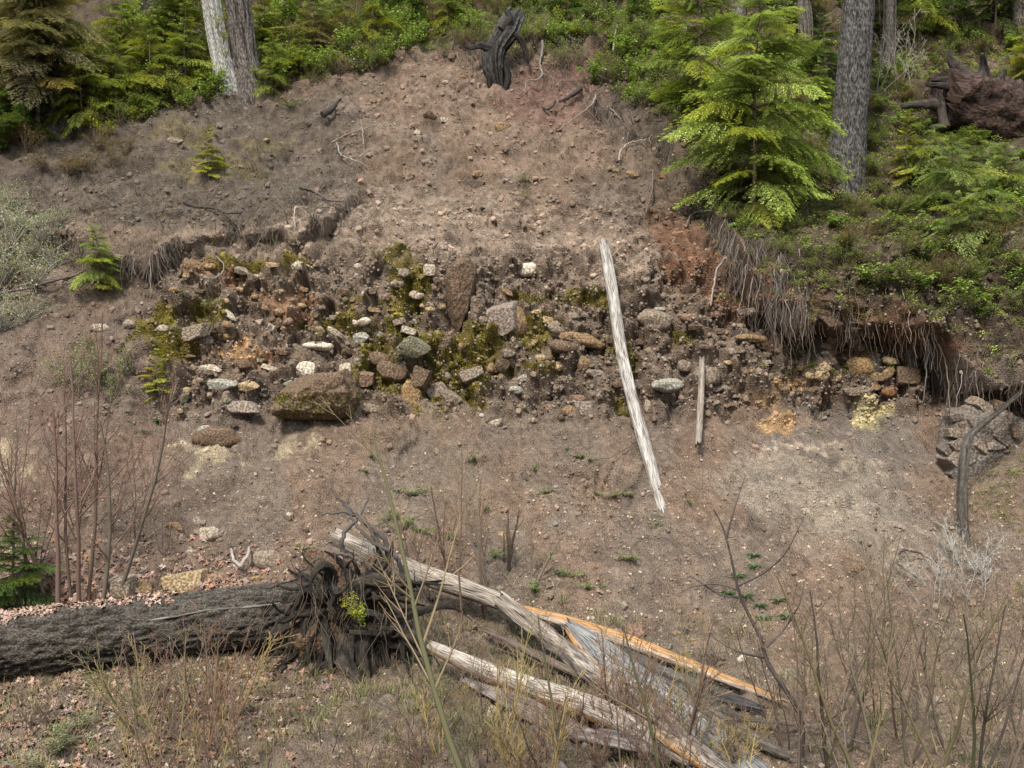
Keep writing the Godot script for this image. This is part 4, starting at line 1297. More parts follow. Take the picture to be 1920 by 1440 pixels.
	for q in [[[[1017, 76], [1016, 100], [1012, 118], [1017, 140], [1005, 150], [988, 152], [984, 172]], 0.05, 0.02, Color(0.20, 0.185, 0.17), "pale twisting root dangling beside the stump"],
			[[[1040, 190], [1030, 205], [1015, 200]], 0.06, 0.03, Color(0.06, 0.05, 0.045), "stubby dark root end below the twisting root"],
			[[[1090, 165], [1070, 180], [1050, 190]], 0.10, 0.05, Color(0.05, 0.042, 0.038), "charred chunk of root below the right of the stump"],
			[[[1118, 178], [1110, 195], [1080, 220], [1045, 245]], 0.03, 0.018, Color(0.24, 0.21, 0.18), "thin straight grey stick slanting down from the rim"],
			[[[1160, 300], [1165, 280], [1185, 266], [1210, 262]], 0.03, 0.02, Color(0.34, 0.28, 0.24), "pale bent root poking out below the firs"],
			[[[1150, 95], [1152, 70], [1158, 45]], 0.035, 0.02, Color(0.36, 0.33, 0.28), "short pale dead stem standing on the rim"],
			[[[1040, 55], [1070, 70], [1090, 80]], 0.07, 0.04, Color(0.06, 0.05, 0.045), "dark broken branch lying on the rim right of the stump"],
			[[[622, 268], [650, 252], [672, 245], [702, 236]], 0.035, 0.02, Color(0.20, 0.17, 0.15), "grey branch lying across the upper slope"],
			[[[682, 270], [680, 245], [676, 222]], 0.025, 0.012, Color(0.22, 0.19, 0.17), "upright grey twig crossing the branch on the upper slope"],
			[[[632, 268], [640, 290], [665, 300], [690, 312]], 0.025, 0.015, Color(0.28, 0.25, 0.23), "curved pale twig below the branch on the upper slope"],
			[[[345, 380], [365, 388], [400, 390], [425, 400], [455, 398]], 0.05, 0.03, Color(0.05, 0.042, 0.036), "dark root lying along the left lip of turf"],
			[[[560, 352], [590, 360], [615, 375], [640, 378]], 0.05, 0.03, Color(0.09, 0.075, 0.065), "arched dark root at the bulging lip of turf"],
			[[[553, 388], [551, 405], [554, 425]], 0.02, 0.012, Color(0.40, 0.34, 0.28), "pale root tip dangling from the bulging lip of turf"],
			[[[605, 215], [622, 205], [632, 190], [640, 185]], 0.14, 0.05, Color(0.045, 0.040, 0.036), "charred log stub on the upper slope near the brush"],
			[[[380, 520], [400, 522], [418, 510], [420, 495], [405, 480]], 0.025, 0.015, Color(0.26, 0.23, 0.21), "hooked grey root curling over the stony band"],
			[[[1224, 320], [1222, 360], [1212, 395], [1205, 420]], 0.03, 0.02, Color(0.13, 0.10, 0.085), "thin brown root running down the scar beside the firs"],
			[[[1330, 372], [1300, 380], [1285, 378]], 0.03, 0.02, Color(0.16, 0.12, 0.10), "short root stub under the large fir"],
			[[[1335, 395], [1300, 400], [1288, 420]], 0.03, 0.02, Color(0.18, 0.15, 0.13), "bent root under the large fir"],
			[[[1362, 483], [1345, 505], [1338, 540], [1332, 572]], 0.04, 0.02, Color(0.28, 0.24, 0.21), "kinked root hanging at the left end of the root curtain"],
			[[[-30, 552], [40, 543], [100, 527], [140, 517], [160, 505]], 0.05, 0.035, Color(0.11, 0.09, 0.08), "dark curved branch reaching to the small fir sprig"],
			[[[432, 1030], [438, 1050], [452, 1062]], 0.03, 0.06, Color(0.30, 0.27, 0.24), "grey prong of a forked stick behind the log"],
			[[[468, 1025], [462, 1045], [450, 1062]], 0.03, 0.06, Color(0.33, 0.29, 0.25), "second prong of the forked stick behind the log"],
			[[[1305, 1180], [1300, 1180]], 0.02, 0.02, Color(0.2, 0.18, 0.16), ""],
			[[[1200, 1264], [1220, 1262], [1243, 1250]], 0.03, 0.012, Color(0.34, 0.29, 0.24), "curved twig lying on the charcoal slab"],
			[[[1680, 1040], [1700, 1030], [1740, 1045], [1770, 1058]], 0.03, 0.02, Color(0.06, 0.05, 0.045), "dark dead branch below the right bank"],
			[[[1675, 1052], [1700, 1068], [1720, 1085]], 0.03, 0.02, Color(0.10, 0.09, 0.08), "grey dead branch below the right bank"],
			[[[1420, 855], [1440, 846]], 0.01, 0.01, Color(0.2, 0.18, 0.16), ""],
			[[[1110, 862], [1150, 855], [1195, 825]], 0.018, 0.012, Color(0.12, 0.095, 0.08), "thin twig touching the leaning pole"]]:
		if q[4] == "":
			continue
		var ps := []
		for w in q[0]:
			ps.append(lie(w[0], w[1], 0.99))
		stem_thing("dead_branch", ps, q[1] * 0.7, q[2] * 0.6, q[3] * 0.85, q[4], "branch", "", 9, 0.012)
	# the thick hanging stem by the fractured boulder
	path = [pt(1915, 735, 21.6), pt(1868, 775, 21.2), pt(1836, 800, 21.0), pt(1812, 830, 20.9), pt(1806, 880, 20.75), pt(1804, 960, 20.6), pt(1812, 1020, 20.4), pt(1818, 1060, 20.3)]
	log_thing("gnarled_root", "bark", path, [4, 5, 6, 8, 9, 10, 8, 5], 16, Color(0.07, 0.058, 0.05), Color(0.27, 0.24, 0.21), "thick shaggy grey stem hanging before the fractured boulder", "root", M.bark, 0.2, 2.5, 0.5)
	# old fallen trunk with torn roots on the right rim
	at = lie(1800, 200, 0.99)
	o = thing("uprooted_trunk", at, "reddish brown uprooted trunk with torn roots on the right rim", "log")
	var z := -at.z
	obj("trunk", limb_mesh(rel([pt(1765, 190, z - 0.2), pt(1830, 210, z), pt(1930, 250, z + 0.2), pt(2080, 300, z + 0.6)], at), [0.85, 1.05, 1.1, 0.9], 44, 0.06, 0.22, 3.0, 0.6, Color(0.022, 0.015, 0.012), Color(0.105, 0.068, 0.055), 41, 0.9, 0.0, [], 0.3), M.bark, o)
	for q in [[[1745, 150], [1790, 152], [1840, 160], [1870, 165]], [[1735, 158], [1800, 165], [1850, 175]], [[1885, 130], [1868, 160], [1848, 190], [1835, 215]], [[1778, 95], [1790, 120], [1830, 150]], [[1842, 100], [1845, 130], [1842, 160]], [[1690, 200], [1730, 195], [1770, 200], [1800, 205]], [[1860, 170], [1900, 200], [1960, 220]], [[1760, 170], [1765, 200], [1770, 240]]]:
		var ps := []
		for w in q:
			ps.append(pt(w[0], w[1], z - 0.55 + rnd(-0.2, 0.2)))
		obj("root", limb_mesh(rel(ps, at), [0.05, 0.12, 0.14, 0.10].slice(0, ps.size()), 12, 0.05, 0.28, 2.0, 1.0, Color(0.03, 0.024, 0.02), Color(0.17, 0.14, 0.125), rng.randi() % 99), M.bark, o)
	# standing dead and living trunks on the rim
	standing([[428, 172], [415, 110], [402, 40], [392, -40], [385, -140]], [24, 19, 18, 18, 17], Color(0.26, 0.25, 0.235), Color(0.60, 0.58, 0.54), "snag", "bleached dead snag leaning beside a dark trunk on the left rim", "snag", 0.10, 2.0, 0.12, 0.0)
	standing([[468, 165], [458, 110], [450, 40], [442, -40], [430, -240], [420, -500]], [30, 25, 23, 22, 20, 16], Color(0.05, 0.042, 0.038), Color(0.19, 0.165, 0.15), "conifer_tree", "dark barked trunk standing behind the bleached snag", "tree", 0.14, 4.0, 0.35, 0.35)
	standing([[1588, 300], [1592, 240], [1600, 140], [1606, 60], [1612, -30], [1620, -300], [1625, -600]], [36, 31, 30, 29, 28, 26, 20], Color(0.045, 0.042, 0.040), Color(0.155, 0.145, 0.14), "conifer_tree", "stout straight trunk with grey scaly bark on the right rim", "tree", 0.08, 8.0, 1.5, -0.4)
	standing([[1512, 112], [1511, 60], [1508, 20], [1506, -10]], [14, 13, 13, 8], Color(0.06, 0.05, 0.045), Color(0.27, 0.235, 0.21), "snag", "broken dead snag between the firs and the stout trunk", "snag", 0.22, 3.0, 0.5, 1.2)
	standing([[1384, 60], [1384, 20], [1384, -40], [1384, -240]], [15, 14, 14, 12], Color(0.10, 0.085, 0.075), Color(0.30, 0.27, 0.24), "snag", "pale dead trunk rising behind the firs", "snag", 0.14, 3.0, 0.5, 1.5)
	standing([[1662, 165], [1664, 120], [1668, 40], [1670, -80]], [15, 13, 12, 11], Color(0.08, 0.07, 0.06), Color(0.25, 0.22, 0.19), "snag", "slim grey trunk behind the stout one with pale foot", "snag", 0.14, 3.0, 0.5, 0.8)
	standing([[1925, 110], [1918, 40], [1910, -40], [1900, -240]], [17, 16, 15, 14], Color(0.07, 0.06, 0.055), Color(0.20, 0.17, 0.15), "conifer_tree", "dark trunk beyond the uprooted trunk", "tree", 0.14, 3.5, 0.5, 1.0)
	standing([[285, 60], [284, 10], [282, -60], [276, -300]], [18, 17, 16, 14], Color(0.02, 0.017, 0.015), Color(0.075, 0.062, 0.055), "conifer_tree", "nearly black trunk in the gloom left of the snag", "tree", 0.14, 3.5, 0.5, 2.0)


func standing(src: Array, rpx: Array, c0: Color, c1: Color, called: String, label: String, category: String, amp: float, fa: float, fl: float, back: float) -> void:
	var foot := lie(src[0][0], src[0][1], 1.0)
	var d := -foot.z + back
	var path := []
	for q in src:
		path.append(pt(q[0], q[1], d))
	path[0].y -= 0.1
	path.insert(0, path[0] - Vector3(0, 1.1, 0))
	rpx = [rpx[0] * 1.2] + rpx
	log_thing(called, "trunk", path, rpx, 56, c0, c1, label, category, M.bark, amp * 0.7, fa * 0.75, fl, 1.0, 0.0, [], "", 0.12, fa > 3.2)


# ---------------------------------------------------------------- root curtains
func root_strand(mb: MB, p: Vector3, ln: float, r0: float, col: Color, sway := 0.05) -> void:
	var pts := PackedVector3Array([p])
	var rad := PackedFloat32Array([r0])
	var n := clampi(int(ln / 0.09), 4, 16)
	var drift := Vector3(rnd(-sway, sway), 0, rnd(0.0, sway))
	for k in n:
		pts.append(pts[-1] + Vector3(rnd(-1, 1) * 0.024, -ln / n, rnd(-1, 1) * 0.02) + (drift + Vector3(sin(k * 1.3 + p.x * 9.0), 0, cos(k * 1.1 + p.x * 5.0)) * sway * 0.5) * (ln / n))
		rad.append(maxf(r0 * (1.0 - 0.7 * (k + 1) / n), 0.0028))
	mb.tube(pts, rad, 3, col, false)


func make_roots() -> void:
	var col := Color(0.105, 0.082, 0.068)
	# fine fringe below each rim: nobody could count these
	for side in 2:
		var rim: Array = RIM_LEFT if side == 0 else RIM_RIGHT
		var mb := MB.new()
		for q in (1300 if side == 0 else 2200):
			var k := rng.randi() % (rim.size() - 1)
			var u := rng.randf()
			var px := lerpf(rim[k][0], rim[k + 1][0], u)
			var py := lerpf(rim[k][1], rim[k + 1][1], u) - rnd(-24, 70)
			if px < 90.0 or px > 1990.0 or (side == 1 and px < 1225.0):
				continue
			var p := sp(px, py)
			var clump := n_mid.get_noise_2d(p.x * 1.3, 3.0) + 0.35
			if (clump < 0.22 and rng.randf() < 0.85) or (px > 1530.0 and rng.randf() < 0.5):
				continue
			root_strand(mb, p + Vector3(0, 0, 0.02), rnd(0.08, 0.4 if side == 0 else 0.8) * (0.45 + clump * 1.4), (rnd(0.002, 0.004) if rng.randf() < 0.85 else rnd(0.005, 0.010)), tint(col if rng.randf() < 0.8 else Color(0.25, 0.21, 0.175), 0.35), 0.35)
		var o := obj("root_fringe", mb.mesh(), M.twig)
		tag(o, "fringe of fine dead roots hanging from the left lip of turf" if side == 0 else "curtain of fine grey roots hanging from the right rim", "roots")
		o.set_meta("kind", "stuff")
	# the thick curtain under the big fir
	var cb := MB.new()
	for q in 1050:
		var px := rnd(1322, 1515)
		var clump := n_fine.get_noise_2d(px * 0.012, 1.0) + n_mid.get_noise_2d(px * 0.02, 4.0)
		if clump < -0.08 and rng.randf() < 0.8:
			continue
		var py := lerpf(400, 545, (px - 1322) / 193.0) + rnd(-50, 40)
		root_strand(cb, sp(px, py) + Vector3(0, 0, 0.03), rnd(0.25, 1.15) * (0.7 + clump), rnd(0.002, 0.0045) if rng.randf() < 0.85 else rnd(0.005, 0.011), tint([Color(0.10, 0.082, 0.070), Color(0.155, 0.13, 0.112), Color(0.235, 0.205, 0.18)][rng.randi() % 3], 0.3), 0.4)
	var co := obj("root_fringe", cb.mesh(), M.twig)
	tag(co, "long thick curtain of grey roots hanging below the large fir", "roots")
	co.set_meta("kind", "stuff")
	# shaggy turf edge on the left
	var lb := MB.new()
	for q in 1300:
		var left := q % 2 == 0
		var px := rnd(105, 335) if left else rnd(430, 690)
		var py := (470.0 if left else lerpf(435, 355, (px - 430) / 260.0)) + rnd(-30, 26)
		root_strand(lb, sp(px, py) + Vector3(0, 0.02, 0.03), rnd(0.1, 0.55), rnd(0.002, 0.005), tint([Color(0.085, 0.068, 0.056), Color(0.13, 0.105, 0.088), Color(0.20, 0.17, 0.14)][rng.randi() % 3], 0.3), 0.7)
	var lo := obj("root_fringe", lb.mesh(), M.twig)
	tag(lo, "shaggy tangle of dead roots and grass over the left lip of turf", "roots")
	lo.set_meta("kind", "stuff")
	# roots along the torn rim about the stump
	var sb := MB.new()
	for q in 520:
		var px := rnd(850, 1260)
		var py := lerpf(95, 100, (px - 850) / 130.0) if px < 980.0 else lerpf(100, 280, (px - 980) / 280.0)
		root_strand(sb, sp(px, py + rnd(-14, 22)) + Vector3(0, 0.02, 0.04), rnd(0.12, 0.7), rnd(0.003, 0.005) if q % 6 else rnd(0.008, 0.016), tint([Color(0.085, 0.068, 0.056), Color(0.13, 0.105, 0.088), Color(0.20, 0.17, 0.14)][rng.randi() % 3], 0.3), 0.8)
	var so := obj("root_fringe", sb.mesh(), M.twig)
	tag(so, "ragged dead roots along the torn rim on both sides of the stump", "roots")
	so.set_meta("kind", "stuff")
	# long single roots
	for q in [[1402, 500, 610, 5], [1410, 520, 590, 4], [1430, 520, 585, 4], [1463, 480, 690, 7], [1470, 560, 640, 5], [1484, 520, 660, 4], [1448, 500, 560, 5], [1497, 470, 540, 6], [1390, 490, 560, 4], [1418, 470, 560, 5], [1520, 520, 600, 4], [1580, 510, 590, 3], [1662, 500, 560, 4], [1700, 560, 640, 5], [1716, 650, 850, 5], [1720, 840, 900, 3], [1745, 640, 760, 8], [1760, 650, 800, 6], [1748, 700, 900, 5], [1785, 720, 880, 3], [1805, 700, 790, 5], [1825, 690, 800, 5], [1845, 680, 760, 4], [1870, 660, 740, 4], [1890, 650, 730, 4], [1340, 420, 500, 4], [1320, 400, 470, 4], [1690, 540, 610, 6], [1755, 640, 700, 6], [455, 420, 470, 3], [290, 470, 540, 4], [255, 470, 530, 4], [280, 480, 560, 5], [230, 480, 540, 3], [612, 395, 440, 3]]:
		var p := sp(q[0], q[1]) + Vector3(0, 0, 0.05)
		var m := -p.z / FOCAL
		var o := thing("hanging_root", p, ("long thin root dangling from the right rim" if q[0] > 1000 else "thin root dangling from the left lip of turf"), "root", "dangling roots of the right rim" if q[0] > 1000 else "dangling roots of the left lip")
		var mb := MB.new()
		root_strand(mb, Vector3.ZERO, (q[2] - q[1]) * m, q[3] * m * 0.32, tint(Color(0.24, 0.205, 0.175), 0.25), 0.2)
		obj("root", mb.mesh(), M.twig, o)


# ---------------------------------------------------------------- greenery
func make_forest() -> void:
	# the wood behind the rim
	var k := 0
	for q in [[-15.0, 35.5], [-13.0, 37.0], [-10.5, 36.0], [-11.8, 39.0], [-8.2, 38.0], [-6.0, 36.2], [-4.2, 39.5], [-2.0, 37.0], [0.5, 39.5], [2.6, 37.2], [4.6, 38.5], [6.6, 36.5], [8.0, 39.0], [10.0, 36.4], [11.8, 38.0], [13.8, 36.0], [15.8, 37.5], [-17.0, 39.5], [17.6, 39.5], [-7.0, 43.0], [0.0, 43.5], [6.0, 43.0], [12.5, 43.0], [-13.5, 43.0]]:
		var x: float = q[0]
		var d: float = q[1] + 2.5
		var kind: String = ["hemlock", "fir_dark", "hemlock", "cedar"][k % 4]
		var lab: String = {"hemlock": "dark drooping forest conifer behind the rim", "fir_dark": "dark flat branched forest conifer behind the rim", "cedar": "yellowish green drooping forest conifer behind the rim"}[kind]
		forest_tree(Vector3(x, ground_under(x, -d) - 0.1, -d), rnd(12.0, 17.0), rnd(0.16, 0.3), kind, rnd(2.2, 3.0), 0.03, 84, lab, "forest conifers behind the rim")
		k += 1


	# low growth on the forest floor between the trunks
	for q in 150:
		var x := rnd(-17.0, 17.0)
		var d := rnd(33.6, 41.0)
		var at := Vector3(x, ground_under(x, -d), -d)
		var kind: String = ["salal", "huckle", "salal", "brown"][q % 4]
		shrub(_sh(kind), kind, at, Vector3.ONE * rnd(0.9, 1.7), _lab(kind) + " on the shady forest floor behind the rim", "forest floor brush")
	for q in 26:
		var x := -16.5 + q * 1.3 + rnd(-0.5, 0.5)
		var d := rnd(35.0, 39.0)
		var kind: String = ["hemlock", "fir_dark", "cedar"][q % 3]
		conifer("hemlock_sapling", Vector3(x, ground_under(x, -d), -d), rnd(2.5, 4.0), kind, rnd(1.2, 1.8), 0.03, 44, {"hemlock": "nearly black", "fir_dark": "dark green", "cedar": "olive green"}[kind] + " sapling on the forest floor behind the rim", "tree", "saplings of the forest floor")


func make_conifers() -> void:
	var p := sp(1412, 388)
	conifer("fir_tree", p, 5.6, "fir", 2.3, 0.03, 74, "large bright green young fir growing at the overhanging right rim", "tree", "", Vector2(0.15, 0.2), 0.010, 0.62)
	p = sp(1318, 240)
	conifer("fir_tree", p, 5.0, "fir", 1.9, 0.05, 62, "second young fir, slightly smaller, left of the large bright one", "tree", "", Vector2(0.0, -0.1), 0.010, 0.62)
	conifer("fir_sapling", sp(388, 338), 1.3, "yellow", 0.55, 0.22, 40, "small yellowish fir sapling alone on the turf", "tree")
	conifer("fir_sapling", sp(205, 528) + Vector3(0, 0, 0.3), 1.25, "fir", 0.85, 0.02, 46, "bushy bright fir sprig at the tip of the dark branch", "tree", "", Vector2(-0.1, 0.35))
	conifer("fir_sapling", sp(297, 738), 1.0, "yellow", 0.5, 0.08, 34, "tiny lime green fir sapling at the left edge of the stony band", "tree")
	conifer("fir_sapling", sp(28, 1140), 1.7, "fir_dark", 0.95, 0.03, 60, "dense dark young fir behind the thin bare stems", "tree")
	conifer("cedar_sapling", sp(1700, 345), 1.7, "yellow", 0.75, 0.1, 36, "yellow green cedar sapling right of the stout trunk", "tree")
	for q in [[1785, 385, 1.5, 1.2], [1850, 440, 1.2, 1.1], [1745, 330, 1.3, 1.0], [1835, 335, 1.2, 1.0], [1890, 370, 1.2, 1.0], [1800, 445, 1.0, 0.9]]:
		conifer("cedar_sapling", sp(q[0], q[1]), q[2], "blue", q[3], 0.03, 26, "pale green feathery cedar on the right bank", "tree", "feathery cedars of the right bank", Vector2(-0.2, 0.4), 0.010, 0.5)
	conifer("cedar_sapling", sp(1930, 170), 2.2, "yellow", 1.0, 0.1, 40, "yellow cedar sprays beside the uprooted trunk", "tree")
	# the left corner: a dying brown cedar over green ones
	conifer("cedar_tree", sp(70, 240), 5.0, "rusty", 2.1, 0.22, 120, "big half dead rust brown cedar at the left corner", "tree")
	conifer("cedar_tree", sp(-30, 200), 5.0, "rusty", 1.8, 0.12, 90, "second rust brown cedar behind the big one", "tree")
	for q in [[150, 240, 2.6, 1.4, "cedar"], [40, 260, 2.2, 1.3, "fir_dark"], [215, 215, 2.2, 1.2, "cedar"], [285, 190, 2.5, 1.2, "cedar"], [345, 165, 2.4, 1.2, "cedar"], [230, 150, 3.0, 1.5, "cedar"], [120, 180, 2.6, 1.5, "cedar"], [330, 110, 2.6, 1.3, "hemlock"]]:
		conifer("cedar_tree", sp(q[0], q[1]), q[2], q[4], q[3], 0.03, 52, {"fir_dark": "dark green low fir", "hemlock": "nearly black low hemlock", "cedar": "olive green low cedar"}[q[4]] + " in the thicket left of the bleached snag", "tree", "low conifers left of the snag")
	for q in [[510, 165, 1.7, 0.9, "cedar"], [560, 140, 1.6, 0.8, "cedar"], [500, 95, 2.0, 0.9, "yellow"], [590, 90, 2.0, 1.0, "rusty"], [640, 70, 2.0, 1.1, "cedar"], [700, 60, 2.0, 1.0, "cedar"], [770, 50, 2.0, 1.0, "fir_dark"], [840, 40, 1.8, 0.9, "cedar"]]:
		conifer("cedar_tree", sp(q[0], q[1]), q[2], q[4], q[3], 0.03, 40, {"cedar": "olive green low cedar", "yellow": "yellow green low cedar", "rusty": "rust tinged low cedar", "fir_dark": "dark green low fir"}[q[4]] + " on the rim between the snag and the stump", "tree", "low conifers between snag and stump")
	for q in [[1060, 30, 1.6, 0.9, "fir_dark"], [1130, 25, 1.8, 1.0, "hemlock"], [1200, 60, 1.7, 0.9, "fir_dark"], [1260, 100, 1.7, 1.0, "fir"], [1500, 60, 2.4, 1.2, "hemlock"], [1550, 150, 1.8, 1.0, "fir_dark"], [1650, 90, 2.6, 1.3, "hemlock"], [1720, 60, 2.8, 1.5, "cedar"], [1790, 50, 3.0, 1.6, "fir_dark"], [1870, 40, 3.0, 1.6, "hemlock"], [1480, 130, 2.0, 1.1, "blue"], [1545, 220, 1.6, 0.9, "blue"]]:
		conifer("cedar_tree", sp(q[0], q[1]), q[2], q[4], q[3], 0.03, 44, {"cedar": "olive green low cedar", "blue": "pale green low fir", "hemlock": "nearly black low hemlock", "fir_dark": "dark green low fir", "fir": "bright green low fir"}[q[4]] + " on the rim right of the stump", "tree", "low conifers right of the stump")


func make_undergrowth() -> void:
	var rim_left := "brush along the rim left of the stump"
	for q in 110:
		var px := rnd(480, 900)
		var py := lerpf(190, 90, (px - 480) / 420.0) - rnd(0, 130)
		var kind: String = ["salal", "huckle", "huckle", "salal", "brown"][q % 5]
		shrub(_sh(kind), kind, sp(px, py), Vector3.ONE * rnd(0.7, 1.2), _lab(kind) + " on the rim, " + near(px, py, RIM_MARKS), rim_left)
	for q in 110:
		var px := rnd(960, 1290)
		var py := lerpf(80, 250, (px - 960) / 330.0) - rnd(0, 160)
		var kind: String = ["salal", "huckle", "huckle", "salal", "pale"][q % 5]
		shrub(_sh(kind), kind, sp(px, py), Vector3.ONE * rnd(0.6, 1.1), _lab(kind) + " on the rim, " + near(px, py, RIM_MARKS), "brush along the rim right of the stump")
	for q in 80:
		var px := rnd(-40, 420)
		var py := lerpf(285, 175, px / 420.0) - rnd(-15, 170)
		var kind: String = ["salal", "huckle", "brown", "salal"][q % 4]
		shrub(_sh(kind), kind, sp(px, py), Vector3.ONE * rnd(0.8, 1.4), _lab(kind) + " in the thicket, " + near(px, py, CORNER_MARKS), "brush left of the snag")
	for q in 330:
		var px := rnd(1300, 1980)
		var py := rnd(90, 600)
		if py > 400 + (px - 1300) * 0.42:
			continue
		var kind: String = ["huckle", "huckle", "salal", "brown"][q % 4]
		shrub(_sh(kind), kind, sp(px, py), Vector3(1, 0.7, 1) * rnd(0.6, 1.2), _lab(kind) + " " + near(px, py, BANK_MARKS), "brush on the overhanging right bank")
	for q in [[185, 230, 1.3], [225, 200, 1.2], [160, 205, 1.1], [245, 225, 0.9], [200, 255, 0.8], [398, 165, 0.7], [412, 60, 0.9], [420, 90, 0.7], [1012, 70, 0.9], [1225, 50, 0.9], [1240, 70, 0.8], [1620, 275, 0.8], [1640, 285, 0.7], [690, 110, 0.9], [735, 100, 0.8]]:
		shrub("lime_shrub", "lime", sp(q[0], q[1]), Vector3.ONE * q[2], "bright lime leaved shrub standing out among the darker brush", "lime leaved shrubs of the rim")
	for q in 34:
		var px := rnd(470, 1290)
		shrub("lime_shrub", "lime", sp(px, lerpf(60, 130, absf(px - 900) / 420.0) - rnd(-20, 90)), Vector3.ONE * rnd(0.4, 0.9), "bright lime leaved shrub standing out among the darker brush", "lime leaved shrubs of the rim")
	for q in [[1520, 505], [1555, 500], [1590, 505], [1625, 510], [1660, 515], [1690, 530], [1500, 525], [1540, 530], [1700, 560], [1720, 590]]:
		shrub("fine_leaf_shrub", "huckle", sp(q[0], q[1]), Vector3(1, 0.5, 1) * rnd(0.5, 0.7), "low leafy shrub over the mossy outcrop", "shrubs over the outcrop")
	for q in [[905, 62], [925, 45], [955, 42], [985, 52], [1000, 66], [880, 72], [940, 30]]:
		shrub("fine_leaf_shrub", "huckle", sp(q[0], q[1]), Vector3.ONE * rnd(0.8, 1.15), "small leaved shrub hanging over the dark stump", "shrubs over the stump")
	for q in [[170, 320, 1.2], [215, 310, 1.1], [130, 330, 1.0], [240, 290, 0.9], [90, 320, 1.0], [185, 280, 1.1]]:
		shrub("dry_shrub", "brown", sp(q[0], q[1]), Vector3(1.2, 0.8, 1) * q[2], "low tan brown dry shrub on the turf below the left thicket", "dry shrubs below the left thicket")
	for q in [[20, 470, 1.6], [60, 540, 1.4], [-15, 570, 1.8], [85, 450, 1.1], [20, 390, 1.1], [50, 600, 1.2], [-20, 450, 1.6], [100, 500, 1.0], [15, 530, 1.7], [75, 490, 1.2], [0, 620, 1.3], [110, 420, 0.8], [40, 430, 1.3]]:
		shrub("lichen_shrub", "lichen", sp(q[0], q[1]), Vector3.ONE * q[2], "grey green lichen covered shrub at the left edge of the bank", "lichen shrubs at the left edge")
	for q in [[150, 740, 1.3], [190, 720, 1.1], [120, 720, 1.0], [215, 760, 0.9], [165, 690, 1.0], [240, 700, 0.8]]:
		shrub("pale_shrub", "pale", sp(q[0], q[1]), Vector3(1, 1.1, 1) * q[2], "pale leaved open shrub on the bare slope behind the left stems", "pale shrubs on the left slope")
	for q in [[760, 40, 0.9], [660, 45, 0.9], [800, 70, 0.7], [540, 200, 0.6], [1780, 270, 0.9], [1850, 300, 1.0], [1900, 330, 0.9], [1110, 60, 0.7], [1180, 105, 0.6]]:
		fern(sp(q[0], q[1]), q[2], "green sword fern among the brush of the " + ("right bank" if q[0] > 1500 else "rim"), "ferns of the " + ("right bank" if q[0] > 1500 else "rim"), Color(0.14, 0.18, 0.04))
	# small green plants on bare soil
	for q in [[710, 490, 0.5], [985, 345, 0.55], [400, 580, 0.5], [345, 562, 0.4], [985, 372, 0.4]]:
		shrub("green_tuft", "huckle", sp(q[0], q[1]), Vector3(1, 0.6, 1) * q[2], "low green tuft rooted in the bare scar", "green tufts of the scar")
	for q in [[775, 925, 0.55], [760, 990, 0.6], [735, 975, 0.55], [790, 1000, 0.5], [1000, 880, 0.3], [1020, 925, 0.35], [1090, 860, 0.3], [1110, 865, 0.3], [1150, 930, 0.3], [1185, 928, 0.3], [1120, 935, 0.3], [1060, 845, 0.25], [890, 870, 0.4], [910, 960, 0.35], [690, 885, 0.3], [1185, 1055, 0.4], [1060, 1080, 0.5], [1010, 1110, 0.5], [1110, 1105, 0.4], [565, 1035, 0.35], [1295, 940, 0.25], [700, 860, 0.25], [840, 1010, 0.4], [930, 1040, 0.4], [1025, 1055, 0.4], [1230, 985, 0.25]]:
		shrub("green_weed", "weed", sp(q[0], q[1]), Vector3(1.5, 0.5, 1.5) * q[2], "small green weed on the lower slope", "green weeds of the lower slope")
	for q in [[677, 1170, 0.6], [665, 1150, 0.5]]:
		shrub("lime_shrub", "lime", pt(q[0], q[1], 16.6), Vector3.ONE * q[2], "lime green seedling growing on the upturned root mass", "seedlings on the root mass")
	for q in [[120, 1390, 0.7], [150, 1370, 0.6], [100, 1420, 0.6], [60, 1440, 0.6]]:
		shrub("green_weed", "pale", sp(q[0], q[1]), Vector3(1.2, 0.6, 1.2) * q[2], "greyish green bramble among fallen leaves below the log", "brambles below the log")
	# leafy rosettes in a loose row on the lower slope
	for q in [[1413, 1040], [1412, 1066], [1386, 1082], [1364, 1118], [1403, 1127], [1427, 1139], [1431, 1162], [1478, 1162], [1462, 1128], [305, 770], [298, 790], [272, 815]]:
		var at := sp(q[0], q[1])
		var upper: bool = q[0] < 1000
		var o := thing("leaf_rosette", at, "dark green leaf rosette " + ("beside the pale shrubs of the left slope" if upper else "in a loose row on the bare lower slope"), "plant", "rosettes of the left slope" if upper else "rosettes of the lower slope")
		for f in 11:
			var mb := MB.new()
			var an := f * 2.4
			var dir := Vector3(cos(an), 0.35 + 0.03 * f, sin(an)).normalized()
			mb.leaf(Vector3(0, 0.02, 0), dir, dir.cross(Vector3.UP).normalized(), rnd(0.12, 0.19), rnd(0.035, 0.05), tint(Color(0.10, 0.165, 0.085), 0.3), 0.4)
			obj("leaf", mb.mesh(), M.foliage, o)


